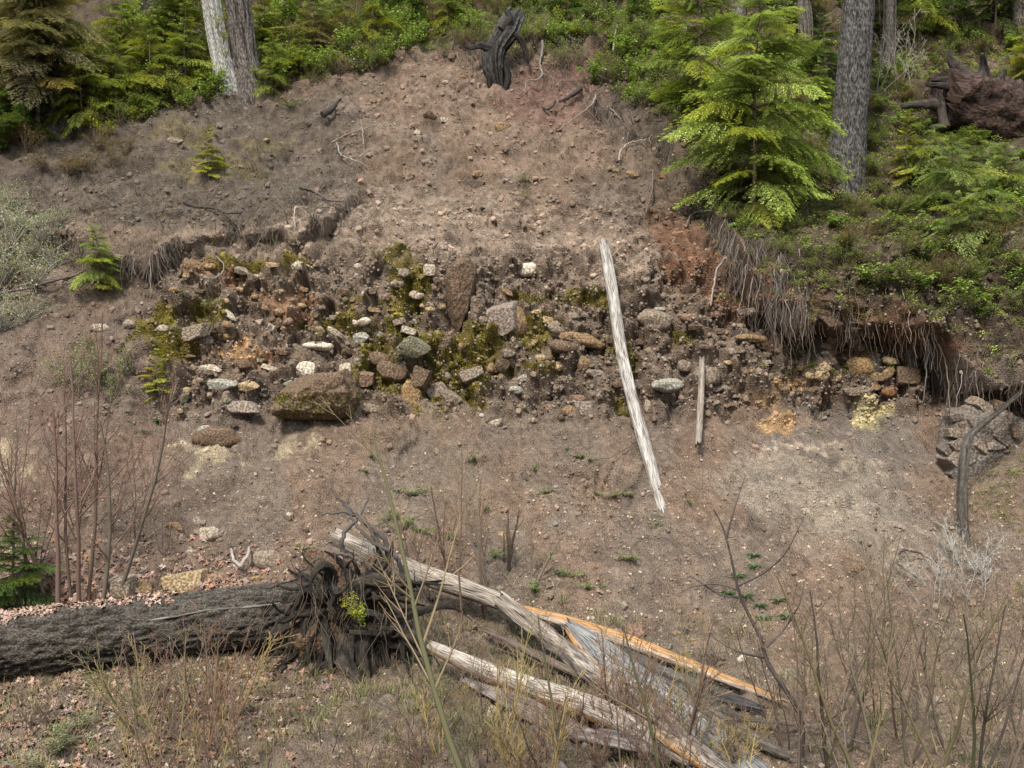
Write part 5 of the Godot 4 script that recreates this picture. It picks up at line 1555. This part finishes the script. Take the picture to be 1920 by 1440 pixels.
const BANK_MARKS := [[1430, 330, "beside the large bright fir"], [1600, 300, "at the foot of the stout trunk"], [1800, 390, "among the feathery cedars"], [1830, 200, "below the uprooted trunk"], [1600, 530, "above the mossy outcrop"], [1850, 600, "above the fractured boulder"], [1680, 120, "behind the stout trunk"]]
const RIM_MARKS := [[490, 150, "close by the bleached snag"], [660, 90, "where the rim is lowest"], [900, 60, "close by the stump"], [1010, 60, "just past the twisting root"], [1130, 120, "beside the pale dead stem"], [1250, 180, "next to the young firs"]]
const CORNER_MARKS := [[380, 150, "close by the bleached snag"], [220, 200, "among the olive cedars"], [60, 220, "under the half dead brown cedar"]]
const FOOT_MARKS := [[350, 1330, "below the bark covered log"], [830, 1330, "beside the upturned root mass"], [1100, 1380, "among the splintered planks"], [1380, 1420, "past the low end of the planks"]]


func near(px: float, py: float, marks: Array) -> String:
	var best: Array = marks[0]
	for m in marks:
		if Vector2(px - m[0], py - m[1]).length() < Vector2(px - best[0], py - best[1]).length():
			best = m
	return best[2]


func _sh(kind: String) -> String:
	return {"salal": "broadleaf_shrub", "huckle": "fine_leaf_shrub", "brown": "dry_shrub", "pale": "pale_shrub"}[kind]


func _lab(kind: String) -> String:
	return {"salal": "glossy dark broadleaf shrub", "huckle": "dense small leaved green shrub", "brown": "dry brown twiggy shrub", "pale": "pale green small leaved shrub"}[kind]


func make_bare_shrubs() -> void:
	var red := Color(0.115, 0.076, 0.058)
	var grey := Color(0.13, 0.105, 0.082)
	var yellow := Color(0.21, 0.16, 0.07)
	var olive := Color(0.13, 0.115, 0.065)
	var dark := Color(0.055, 0.044, 0.040)
	# tall thin stems behind the log on the left
	for q in [[110, 1140, 520, 0.10, 10], [148, 1138, 560, 0.02, 12], [165, 1135, 600, 0.10, 11], [190, 1140, 480, 0.25, 10], [92, 1130, 460, -0.2, 9], [60, 1120, 420, -0.15, 8], [215, 1120, 440, 0.35, 8], [20, 1130, 430, -0.1, 9], [130, 1120, 500, -0.05, 9]]:
		var p := sp(q[0], q[1])
		var m := -p.z / FOCAL
		bare_shrub(p, q[2] * m, 1, 0.15, red if rng.randf() < 0.6 else grey, Color(0.20, 0.12, 0.10), 12, "tall leafless sapling with reddish stem behind the bark covered log", "leafless saplings behind the log", Vector3(q[3], 0, rnd(-0.1, 0.2)), q[4] * m * 0.5, 0.07)
	for q in [[70, 1060, 330, 4], [200, 1000, 260, 4], [250, 1010, 240, 4], [310, 1040, 220, 3], [30, 1000, 300, 4], [150, 980, 260, 4]]:
		var p := sp(q[0], q[1])
		var m := -p.z / FOCAL
		bare_shrub(p, q[2] * m, q[3], 0.45, red, Color(0.22, 0.14, 0.115), 9, "low leafless reddish shrub on the left lower slope", "leafless shrubs of the left slope", Vector3.ZERO, 0.010, 0.1)
	# dead twigs caught in the turf
	for q in 22:
		var p := sp(rnd(120, 690), rnd(290, 440))
		bare_shrub(p, rnd(0.35, 0.8), 4, 1.3, [dark, grey][q % 2], Color(0.18, 0.145, 0.115), 7, "low " + ["blackish", "grey brown"][q % 2] + " dead brush caught in the left turf", "dead brush on the left turf", Vector3(0, 0, 0.4), 0.008, 0.25)
	for q in [[880, 95], [905, 105], [965, 95], [990, 110], [1040, 130], [1075, 145], [1110, 170], [1150, 200], [1190, 230], [1225, 265], [850, 90], [1010, 95]]:
		bare_shrub(sp(q[0], q[1]), rnd(0.5, 0.9), 5, 1.3, [dark, grey][q[0] % 2], Color(0.17, 0.135, 0.105), 7, "low dead brush along the torn rim near the stump", "dead brush along the torn rim", Vector3(0, 0, 0.5), 0.009, 0.25)
	# one dark sapling with a traced crook
	var p0 := sp(1505, 1420)
	var d := -p0.z
	var s := stem_thing("dark_sapling", [p0, pt(1500, 1340, d), pt(1440, 1245, d + 0.1), pt(1428, 1200, d + 0.1), pt(1400, 1145, d + 0.2), pt(1384, 1105, d + 0.2), pt(1372, 1050, d + 0.3), pt(1356, 990, d + 0.4), pt(1338, 955, d + 0.4)], 0.036, 0.007, dark, "dark crooked leafless sapling right of the planks", "sapling", "", 7)
	for q in [[[1380, 1100], [1430, 1075], [1470, 1040], [1500, 985], [1512, 955]], [[1380, 1105], [1345, 1095], [1300, 1100], [1270, 1115]], [[1385, 1120], [1350, 1115], [1310, 1090], [1280, 1070]], [[1362, 1010], [1375, 960], [1398, 890]], [[1430, 1220], [1470, 1180], [1500, 1130], [1508, 1090]], [[1440, 1235], [1380, 1220], [1330, 1190]]]:
		var ps := []
		for w in q:
			ps.append(pt(w[0], w[1], d + 0.15 + rnd(-0.1, 0.25)) - p0)
		var mb := MB.new()
		var pp := PackedVector3Array(ps)
		var rr := PackedFloat32Array()
		for k in ps.size():
			rr.append(lerpf(0.016, 0.004, k / (ps.size() - 1.0)))
		limb(mb, pp, rr, 5, 0.1, 0.05, 1.0, 1.0, dark, dark * 1.6, 3)
		obj("branch", mb.mesh(), M.twig, s)
	# right hand thicket of bare stems
	for q in [[1560, 1440, 520, 1, -0.12, dark, 11], [1655, 1450, 560, 1, -0.06, grey, 11], [1820, 1460, 600, 1, -0.03, olive, 13], [1590, 1400, 420, 3, 0.05, grey, 8], [1700, 1430, 480, 3, 0.15, grey, 8], [1760, 1440, 520, 2, -0.25, olive, 9], [1880, 1440, 460, 3, 0.1, grey, 8], [1840, 1470, 560, 2, 0.12, dark, 10], [1620, 1460, 560, 2, 0.1, olive, 9], [1500, 1460, 380, 3, 0.1, red, 8], [1480, 1400, 300, 4, -0.1, red, 6], [1910, 1400, 420, 3, -0.2, grey, 7], [1780, 1400, 400, 3, 0.05, grey, 7], [1690, 1380, 380, 3, -0.1, red, 7], [1560, 1360, 320, 4, 0.2, grey, 6], [1860, 1350, 360, 4, 0.0, grey, 6], [1730, 1350, 330, 4, 0.1, grey, 6], [1640, 1340, 340, 4, -0.2, red, 6]]:
		var p := sp(q[0], q[1])
		var m := -p.z / FOCAL
		bare_shrub(p, q[2] * m * (1.0 if q[3] == 1 else 0.8), maxi(1, q[3] - 1) if q[3] > 2 else q[3], 0.45, q[5] * 0.85, Color(0.17, 0.125, 0.09), 12 if q[3] == 1 else 9, {1: "single tall bare stem in the thicket right of the planks", 2: "pair of bare stems in the thicket right of the planks", 3: "two stemmed bushy bare shrub in the thicket right of the planks", 4: "low three stemmed bare shrub right of the planks"}[q[3]], "bare thicket right of the planks", Vector3(q[4] + rnd(-0.15, 0.15), 0, rnd(-0.15, 0.15)), q[6] * m * 0.42, 0.11)
	for q in 16:
		var p := sp(rnd(1440, 1930), rnd(1180, 1470))
		var m := -p.z / FOCAL
		bare_shrub(p, rnd(160, 420) * m, 2, 0.55, [grey, olive, red, Color(0.17, 0.14, 0.10)][q % 4], Color(0.24, 0.18, 0.125), 9, "fine twigged bare bush in the thicket right of the planks", "bare thicket right of the planks", Vector3(rnd(-0.3, 0.3), 0, rnd(-0.2, 0.2)), 4.0 * m * 0.5, 0.12)
	# the middle: a tall grey green sapling and thin whips around it
	for q in [[880, 1460, 660, 1, 0.0, olive, 13], [865, 1180, 380, 1, -0.05, red, 6], [905, 1150, 330, 1, 0.1, red, 6], [955, 1065, 120, 4, 0.0, dark, 6], [1000, 1080, 110, 3, 0.2, grey, 5], [770, 1090, 200, 3, 0.0, grey, 5], [820, 1060, 210, 3, 0.05, grey, 5], [920, 1100, 260, 3, 0.05, grey, 5], [1065, 1440, 420, 1, 0.02, olive, 8], [1250, 1460, 460, 1, 0.0, olive, 11], [1260, 1440, 300, 3, 0.1, red, 6], [840, 1100, 300, 2, -0.1, red, 5]]:
		var p := sp(q[0], q[1])
		var m := -p.z / FOCAL
		bare_shrub(p, q[2] * m, q[3], 0.4, q[5], Color(0.27, 0.19, 0.12), 10, {1: "slim leafless sapling growing up through the heap of planks", 2: "pair of red whips by the heap of planks", 3: "thin leafless shrub on the slope above the planks", 4: "small dark many stemmed shrub above the planks"}[q[3]], "bare stems about the planks", Vector3(q[4], 0, rnd(-0.1, 0.1)), q[6] * m * 0.5, 0.07)
	# bleached brush heap under the right bank
	for q in [[1760, 1110, 4], [1800, 1130, 5], [1835, 1120, 5], [1790, 1080, 4], [1850, 1070, 4], [1815, 1060, 4], [1740, 1140, 3]]:
		var p := sp(q[0], q[1])
		bare_shrub(p, 1.0, q[2], 1.1, Color(0.30, 0.28, 0.26), Color(0.40, 0.38, 0.35), 9, "heap of bleached dead brush under the right bank", "bleached brush under the right bank", Vector3(-0.4, 0, 0.2), 0.010, 0.22)
	# arching pale twigs by the slim trunk on the right rim
	for q in [[1650, 175], [1690, 170], [1720, 180], [1670, 140]]:
		bare_shrub(sp(q[0], q[1]), 1.7, 3, 0.9, Color(0.26, 0.23, 0.20), Color(0.36, 0.33, 0.29), 8, "arching pale bare twigs between the stout trunk and the uprooted one", "bare twigs on the right rim", Vector3(0.3, 0, 0.2), 0.010, 0.2)
	# yellow and red whips along the foot
	for q in 84:
		var px := rnd(250, 500) if q % 3 == 0 else rnd(790, 1400)
		var py := rnd(1330, 1478)
		var p := sp(px, py)
		var m := -p.z / FOCAL
		var c: Color = [yellow, red, Color(0.15, 0.095, 0.06), olive, red][q % 5]
		bare_shrub(p, (rnd(90, 330) if px < 780.0 else rnd(60, 210)) * m, 2 + q % 3, 0.6, c, c * 1.4, 8, {0: "clump of yellow willow whips", 1: "clump of dark red whips", 2: "clump of orange brown whips", 3: "clump of olive whips", 4: "clump of dark red whips"}[q % 5] + " " + near(px, py, FOOT_MARKS), "whips at the foot of the bank", Vector3(rnd(-0.35, 0.2), 0, rnd(-0.2, 0.2)), rnd(2.5, 5.5) * m * 0.5, 0.11)
	for q in 40:
		var p := sp(rnd(0, 1400), rnd(1320, 1478))
		var m := -p.z / FOCAL
		bare_shrub(p, rnd(70, 180) * m, 4, 1.1, [red, dark, grey][q % 3], Color(0.16, 0.11, 0.08), 7, "low tangle of " + ["reddish", "blackish", "grey brown"][q % 3] + " twigs among the fallen leaves", "twig tangles among the fallen leaves", Vector3.ZERO, 0.008, 0.2)


func make_ivy() -> void:
	var d := -sp(428, 172).z - 0.35
	for q in [[408, 30, 0.6], [418, 60, 0.7], [424, 88, 0.5]]:
		shrub("climbing_ivy", "lime", pt(q[0], q[1] + 20, d), Vector3(0.8, 1.0, 0.5) * q[2], "lime green creeper climbing the bleached snag", "creepers on the snag")


# ---------------------------------------------------------------- litter, gravel, moss, grass
func pick(n: int, test: Callable, x0 := -11.5, x1 := 11.5, y0 := -1.0, y1 := 14.5) -> PackedInt32Array:
	var out := PackedInt32Array()
	var r0 := 0
	var r1 := n_rows - 1
	while row_y[r0] < y0 and r0 < n_rows - 2:
		r0 += 1
	while row_y[r1] > y1 and r1 > r0 + 1:
		r1 -= 1
	var c0 := clampi(col_x.bsearch(x0), 0, n_cols - 2)
	var c1 := clampi(col_x.bsearch(x1), c0 + 1, n_cols - 1)
	var tries := 0
	while out.size() < n and tries < n * 12:
		tries += 1
		var k := rng.randi_range(r0, r1) * n_cols + rng.randi_range(c0, c1)
		if rng.randf() < test.call(T.v[k], T.n[k], k):
			out.append(k)
	return out


func place(k: int, size: Vector3, lift := 0.0, upright := 0.0) -> Transform3D:
	var nn := T.n[k].lerp(Vector3.UP, upright).normalized()
	var a := Vector3(rnd(-1, 1), rnd(-1, 1), rnd(-1, 1))
	var x := nn.cross(a).normalized()
	var p := T.v[k] + Vector3(rnd(-0.022, 0.022), 0, 0) + nn * lift
	return Transform3D(Basis(x, nn, x.cross(nn)) * Basis.from_scale(size), p)


func maple_leaf() -> ArrayMesh:
	var mb := MB.new()
	for k in 5:
		var an := (k - 2) * 0.95
		var dir := Vector3(sin(an), 0.15 * ((k % 2) * 2 - 1), cos(an)).normalized()
		mb.leaf(Vector3.ZERO, dir, dir.cross(Vector3.UP).normalized(), 1.0 - 0.14 * absf(k - 2.0), 0.62, Color.WHITE, -0.25 if k % 2 else 0.2)
	return mb.mesh()


func stick_mesh() -> ArrayMesh:
	var mb := MB.new()
	mb.tube(PackedVector3Array([Vector3(-0.5, 0, 0), Vector3(-0.15, 0.03, 0.04), Vector3(0.2, 0.01, -0.03), Vector3(0.5, 0.05, 0.03)]), PackedFloat32Array([0.02, 0.018, 0.014, 0.008]), 3, Color.WHITE, false)
	return mb.mesh()


func blade_tuft(seed_: int, n: int, tall: float, wide: float, spread: float) -> ArrayMesh:
	var r := RandomNumberGenerator.new()
	r.seed = seed_
	var mb := MB.new()
	for k in n:
		var an := r.randf() * TAU
		var out := Vector3(cos(an), 0, sin(an)) * r.randf() * spread
		var sd := Vector3(-sin(an), 0, cos(an)) * wide * 0.5
		var h := tall * r.randf_range(0.5, 1.0)
		var p := out * 0.25
		var b := mb.v.size()
		var col := g(r.randf_range(0.7, 1.15))
		mb.vert(p - sd, Vector3.UP, col); mb.vert(p + sd, Vector3.UP, col)
		mb.vert(p + out * 0.5 + Vector3(0, h * 0.65, 0) - sd * 0.7, Vector3.UP, col); mb.vert(p + out * 0.5 + Vector3(0, h * 0.65, 0) + sd * 0.7, Vector3.UP, col)
		mb.vert(p + out * 1.3 + Vector3(0, h * 0.85, 0), Vector3.UP, col)
		mb.i.append_array([b, b + 2, b + 1, b + 1, b + 2, b + 3, b + 2, b + 4, b + 3])
		var nn := (mb.v[b + 1] - mb.v[b]).cross(mb.v[b + 2] - mb.v[b]).normalized()
		nn = (nn + Vector3.UP * 0.6).normalized()
		for q in 5:
			mb.n[b + q] = nn
	return mb.mesh()


func leaf_cluster(seed_: int) -> ArrayMesh:
	var r := RandomNumberGenerator.new()
	r.seed = seed_
	var mb := MB.new()
	for k in 9:
		var an := r.randf() * TAU
		var dir := Vector3(cos(an), r.randf_range(-0.1, 0.7), sin(an)).normalized()
		var p := Vector3(r.randf_range(-0.6, 0.6), r.randf_range(0.0, 0.7), r.randf_range(-0.6, 0.6))
		mb.leaf(p, dir, dir.cross(Vector3(r.randf_range(-0.4, 0.4), 1, 0)).normalized(), r.randf_range(0.35, 0.6), r.randf_range(0.2, 0.34), g(r.randf_range(0.6, 1.2)), 0.2)
	return mb.mesh()


var moss_w := []


func in_face(p: Vector3) -> float:
	return smoothstep(3.4, 3.9, p.y) * (1.0 - smoothstep(6.7, 7.2, p.y)) * smoothstep(-7.8, -6.4, p.x) * (1.0 - smoothstep(8.6, 9.2, p.x))


func moss_at(p: Vector3) -> float:
	var w := 0.0
	var wx := p.x + n_warp.get_noise_3d(p.x * 1.4, p.y * 1.4, 7.0) * 0.5
	var wy := p.y + n_warp.get_noise_3d(p.x * 1.4, p.y * 1.4, 77.0) * 0.35
	for q in moss_w:
		var dx: float = (wx - q[0]) / q[2]
		var dy: float = (wy - q[1]) / q[3]
		w = maxf(w, 1.0 - (dx * dx + dy * dy) * 0.7)
	return clampf(w, 0.0, 1.0)


func make_litter() -> void:
	for p in MOSS:
		var q := base_at(p[0], p[1])
		var a := base_at(p[0] + p[2], p[1] - p[3])
		moss_w.append([q.x, q.y, absf(a.x - q.x), maxf(a.y - q.y, 0.08) * 1.25])
	var xf := []
	var cols := PackedColorArray()
	# gravel in and below the stony band
	for k in pick(8500, func(p, _n, _k): return 0.0 if (p.y > 6.5 and (p.x > 4.2 or p.x < -4.5)) else 0.9 * in_face(p) + (0.05 if p.y > 0.6 else 0.02)):
		var s := rnd(0.012, 0.034) * (1.6 if rng.randf() < 0.12 else 1.0)
		xf.append(place(k, Vector3(s, s * rnd(0.5, 0.8), s * rnd(0.7, 1.1)), s * 0.2))
		cols.append(tint([Color(0.17, 0.133, 0.103), Color(0.19, 0.155, 0.128), Color(0.145, 0.112, 0.087), Color(0.235, 0.20, 0.165), Color(0.135, 0.103, 0.08), Color(0.115, 0.09, 0.07)][rng.randi() % 6], 0.25))
	scatter("gravel", stone_mesh(601, 1, 0.2, 6), M.pebble, xf, cols, "loose gravel strewn over the stony band and the slope", "gravel")
	# crumbs and clods of earth
	xf = []; cols = PackedColorArray()
	for k in pick(13000, func(p, _n, _k): return (0.5 if p.y < 12.8 and p.y > 3.4 else (0.22 if p.y > 0.4 else 0.05)) * (1.0 if n_warp.get_noise_2d(p.x * 1.1 + 20.0, p.y * 1.6) > 0.0 else 0.25)):
		var s := rnd(0.012, 0.034) if rng.randf() < 0.85 else rnd(0.035, 0.075)
		xf.append(place(k, Vector3(s, s * rnd(0.5, 0.9), s), s * 0.15))
		var c := T.c[k]
		cols.append(tint(Color(c.r, c.g, c.b) * 0.85, 0.2))
	scatter("earth_clods", stone_mesh(603, 1, 0.4, 6, 0.6), M.pebble, xf, cols, "crumbly clods of brown earth strewn down the scar", "soil")
	# crumbs of the pale clay and ochre seams
	xf = []; cols = PackedColorArray()
	for k in pick(2600, func(_p, _n, kk): return 1.0 if T.c[kk].r > 0.33 and T.c[kk].r > T.c[kk].b * 1.9 else 0.0, -10.0, 9.0, 2.2, 5.6):
		var s := rnd(0.008, 0.03)
		xf.append(place(k, Vector3(s, s * rnd(0.5, 0.9), s), s * 0.2))
		var c := T.c[k]
		cols.append(tint(Color(c.r, c.g, c.b) * 0.9, 0.2))
	scatter("clay_crumbs", stone_mesh(605, 1, 0.4, 5, 0.7), M.pebble, xf, cols, "crumbs of pale and ochre clay spilling from seams in the slope", "clay")
	# moss
	xf = []; cols = PackedColorArray()
	for k in pick(26000, func(p, _n, _k): return pow(moss_at(p), 1.2) * (1.0 if n_mid.get_noise_2d(p.x * 1.3, p.y * 1.3) > -0.05 else 0.12), -8.5, 4.0, 3.2, 7.4):
		xf.append(place(k, Vector3.ONE * rnd(0.012, 0.032), 0.0, 0.3))
		cols.append(tint([Color(0.20, 0.165, 0.022), Color(0.14, 0.125, 0.022), Color(0.26, 0.19, 0.025), Color(0.09, 0.085, 0.022)][rng.randi() % 4], 0.25))
	# the mossy lip above the dark outcrop
	for k in pick(2600, func(p, n, _k): var s := cam_pixel(p); return (0.9 if n_mid.get_noise_3dv(p) > -0.1 else 0.1) * exp(-pow((s.x - 1590.0) / 90.0, 2.0) - pow((s.y - 545.0) / 28.0, 2.0)), 4.5, 9.0, 4.5, 8.5):
		xf.append(place(k, Vector3.ONE * rnd(0.015, 0.04), 0.0, 0.3))
		cols.append(tint([Color(0.17, 0.155, 0.02), Color(0.10, 0.10, 0.02), Color(0.23, 0.20, 0.03)][rng.randi() % 3], 0.25))
	for b in boulders:
		var o: MeshInstance3D = b[0]
		var vs: PackedVector3Array = o.mesh.surface_get_arrays(0)[Mesh.ARRAY_VERTEX]
		for q in 12000:
			var v := vs[rng.randi() % vs.size()]
			var w := o.transform * v
			var side: Vector3 = o.basis * v
			if side.z < 0.02 or side.y < b[1] or side.y > b[2] or n_mid.get_noise_3dv(w * 1.1) < -0.16:
				continue
			xf.append(Transform3D(Basis(Vector3.UP, rnd(0, TAU)) * Basis.from_scale(Vector3.ONE * rnd(0.018, 0.045)), w + Vector3(rnd(-0.05, 0.05), rnd(-0.02, 0.03), 0.0)))
			cols.append(tint([Color(0.16, 0.15, 0.022), Color(0.10, 0.095, 0.018), Color(0.23, 0.195, 0.028)][rng.randi() % 3], 0.25))
	scatter("moss", blade_tuft(611, 7, 1.0, 0.35, 1.0), M.foliage, xf, cols, "olive yellow moss growing between the stones", "moss")
	# twigs and needles
	xf = []; cols = PackedColorArray()
	for k in pick(10000, func(p, _n, _k): return 0.5 if p.y < 3.6 else (0.35 if p.y > 7.2 else 0.12)):
		var s := rnd(0.06, 0.26)
		xf.append(place(k, Vector3(s, s * 0.8, s * rnd(0.6, 1.0)), 0.008))
		cols.append(tint([Color(0.18, 0.14, 0.105), Color(0.09, 0.07, 0.055), Color(0.28, 0.23, 0.18), Color(0.22, 0.17, 0.125)][rng.randi() % 4], 0.3))
	scatter("twig_litter", stick_mesh(), M.twig, xf, cols, "fallen twigs and needles scattered over the bank", "twigs")
	# dead leaves: small ones on the lower slope, maple leaves on the left
	xf = []; cols = PackedColorArray()
	for k in pick(9000, func(p, _n, _k): return 0.8 * (1.0 - smoothstep(1.6, 3.4, p.y)), -11.0, 11.0, -1.0, 3.6):
		xf.append(place(k, Vector3.ONE * rnd(0.02, 0.045), 0.012, 0.2))
		cols.append(tint([Color(0.30, 0.215, 0.155), Color(0.20, 0.13, 0.09), Color(0.40, 0.32, 0.24), Color(0.15, 0.10, 0.075)][rng.randi() % 4], 0.25))
	for k in pick(9500, func(p, _n, _k): return smoothstep(-1.6, -5.0, p.x) * (1.0 - smoothstep(0.9, 1.7, p.y)), -9.0, 0.0, -1.0, 1.7):
		xf.append(place(k, Vector3.ONE * rnd(0.035, 0.09), 0.025, 0.0))
		cols.append(tint([Color(0.23, 0.15, 0.122), Color(0.16, 0.098, 0.078), Color(0.31, 0.225, 0.185), Color(0.11, 0.07, 0.057), Color(0.24, 0.14, 0.09)][rng.randi() % 5], 0.3))
	# leaves lying on the fallen trunk
	for q in 420:
		var u := pow(rng.randf(), 1.5)
		var c := pt(lerpf(-40, 330, u), lerpf(1216, 1172, u), lerpf(16.9, 17.42, u))
		var an := rnd(-0.6, 0.35) + 0.75 * maxf(n_mid.get_noise_2d(c.x * 0.7, 2.0) + 0.25, 0.0)
		xf.append(Transform3D(Basis(Vector3.RIGHT, an + rnd(-0.4, 0.4)) * Basis(Vector3.UP, rnd(0, TAU)) * Basis.from_scale(Vector3.ONE * rnd(0.05, 0.09)), c + Vector3(0, cos(an), sin(an)) * (lerpf(0.475, 0.45, u) + rnd(0.0, 0.03))))
		cols.append(tint([Color(0.26, 0.165, 0.128), Color(0.19, 0.115, 0.088), Color(0.32, 0.235, 0.19)][rng.randi() % 3], 0.2))
	scatter("fallen_leaves", maple_leaf(), M.dead_leaf, xf, cols, "dead brown leaves covering the foot of the bank", "leaves")
	# dry grass at the foot and hair-like dead grass on the turf
	xf = []; cols = PackedColorArray()
	for k in pick(5600, func(p, _n, _k): return (0.7 if p.x < 2.0 else 0.28) * (1.0 - smoothstep(0.2, 1.0, p.y)) + (0.12 if p.x > 7.5 else 0.0), -10.0, 11.0, -1.0, 2.4):
		xf.append(place(k, Vector3(1, rnd(0.5, 1.2), 1) * rnd(0.12, 0.26), 0.0, 0.7))
		cols.append(tint([Color(0.19, 0.165, 0.08), Color(0.11, 0.105, 0.04), Color(0.23, 0.19, 0.105), Color(0.09, 0.11, 0.035)][rng.randi() % 4], 0.25))
	for k in pick(5000, func(p, n, _k): return 0.8 if (p.x < -2.6 - (p.y - 8.0) * 0.15 or p.x > 3.9 + (p.y - 12.0) * -0.2) else 0.02, -13.0, 12.0, 7.0, 13.2):
		xf.append(place(k, Vector3(1, rnd(0.35, 0.8), 1) * rnd(0.08, 0.18), 0.0, 0.2))
		cols.append(tint([Color(0.12, 0.095, 0.075), Color(0.20, 0.165, 0.13), Color(0.09, 0.075, 0.05), Color(0.15, 0.14, 0.06)][rng.randi() % 4], 0.3))
	scatter("dry_grass", blade_tuft(621, 10, 1.0, 0.035, 0.9), M.dead_leaf, xf, cols, "thin dry grass on the turf and along the foot", "grass")
	# ground cover on the right bank and the rim
	xf = []; cols = PackedColorArray()
	for k in pick(15000, func(p, _n, _k): return (1.0 if n_warp.get_noise_2d(p.x * 1.2, p.y * 1.2) > -0.12 else 0.1) * smoothstep(3.9, 5.2, p.x + (p.y - 8.0) * 0.12) * (1.0 if _n.y > 0.3 else 0.0), 3.5, 15.0, 4.3, 13.6):
		xf.append(place(k, Vector3.ONE * rnd(0.06, 0.13), 0.0, 0.3))
		cols.append(tint([Color(0.16, 0.185, 0.045), Color(0.09, 0.11, 0.035), Color(0.27, 0.29, 0.075), Color(0.10, 0.08, 0.045)][rng.randi() % 4], 0.3))
	for k in pick(9000, func(p, _n, _k): return 0.9, -17.0, 17.0, 12.9, 17.5):
		xf.append(place(k, Vector3.ONE * rnd(0.06, 0.14), 0.0, 0.3))
		cols.append(tint([Color(0.12, 0.15, 0.04), Color(0.07, 0.09, 0.03), Color(0.20, 0.21, 0.06), Color(0.09, 0.065, 0.036)][rng.randi() % 4], 0.3))
	for k in pick(1200, func(p, _n, _k): return 0.8 if n_warp.get_noise_2d(p.x, p.y) > 0.1 else 0.05, 8.2, 11.5, 0.4, 3.5):
		xf.append(place(k, Vector3.ONE * rnd(0.03, 0.07), 0.0, 0.3))
		cols.append(tint([Color(0.14, 0.17, 0.03), Color(0.20, 0.22, 0.05)][rng.randi() % 2], 0.3))
	scatter("ground_cover", leaf_cluster(631), M.foliage, xf, cols, "low leafy ground cover on the rim and the right bank", "ground cover")


func build_all() -> void:
	make_boughs()
	make_shrubs()
	make_stones()
	make_rocks()
	print("rocks ", Time.get_ticks_msec())
	make_logs()
	make_roots()
	print("wood ", Time.get_ticks_msec())
	make_forest()
	make_conifers()
	make_undergrowth()
	make_ivy()
	print("green ", Time.get_ticks_msec())
	make_bare_shrubs()
	make_litter()


# ---------------------------------------------------------------- the scene
func _ready() -> void:
	rng.seed = 20240611
	var cam := Camera3D.new()
	cam.name = "camera"
	cam.fov = 36.0
	cam.near = 0.1
	cam.far = 400.0
	cam.position = Vector3(0, EYE, 0)
	add_child(cam)
	cam.current = true
	var env := Environment.new()
	env.background_mode = Environment.BG_SKY
	var skym := ProceduralSkyMaterial.new()
	skym.sky_top_color = Color(0.95, 0.98, 1.0)
	skym.sky_horizon_color = Color(0.60, 0.64, 0.67)
	skym.sky_curve = 0.35
	skym.ground_bottom_color = Color(0.30, 0.27, 0.24)
	skym.ground_horizon_color = Color(0.34, 0.32, 0.29)
	skym.sky_energy_multiplier = 0.75
	var sky := Sky.new()
	sky.sky_material = skym
	env.sky = sky
	env.tonemap_mode = Environment.TONE_MAPPER_LINEAR
	env.tonemap_exposure = 4.05
	env.sdfgi_enabled = true
	env.ssao_enabled = true
	env.ssil_enabled = true
	var we := WorldEnvironment.new()
	we.environment = env
	add_child(we)
	var sun := DirectionalLight3D.new()
	sun.name = "sun"
	sun.light_color = Color(1.0, 0.965, 0.91)
	sun.light_energy = 0.5
	sun.light_angular_distance = 10.0
	sun.shadow_enabled = true
	add_child(sun)
	sun.look_at_from_position(Vector3(-9, 31, 1), Vector3(0, 4, -22))

	make_materials()
	make_terrain()
	var stage := Time.get_ticks_msec()
	print("terrain ", T.v.size(), " ", stage)
	build_all()
	print("done ", Time.get_ticks_msec())
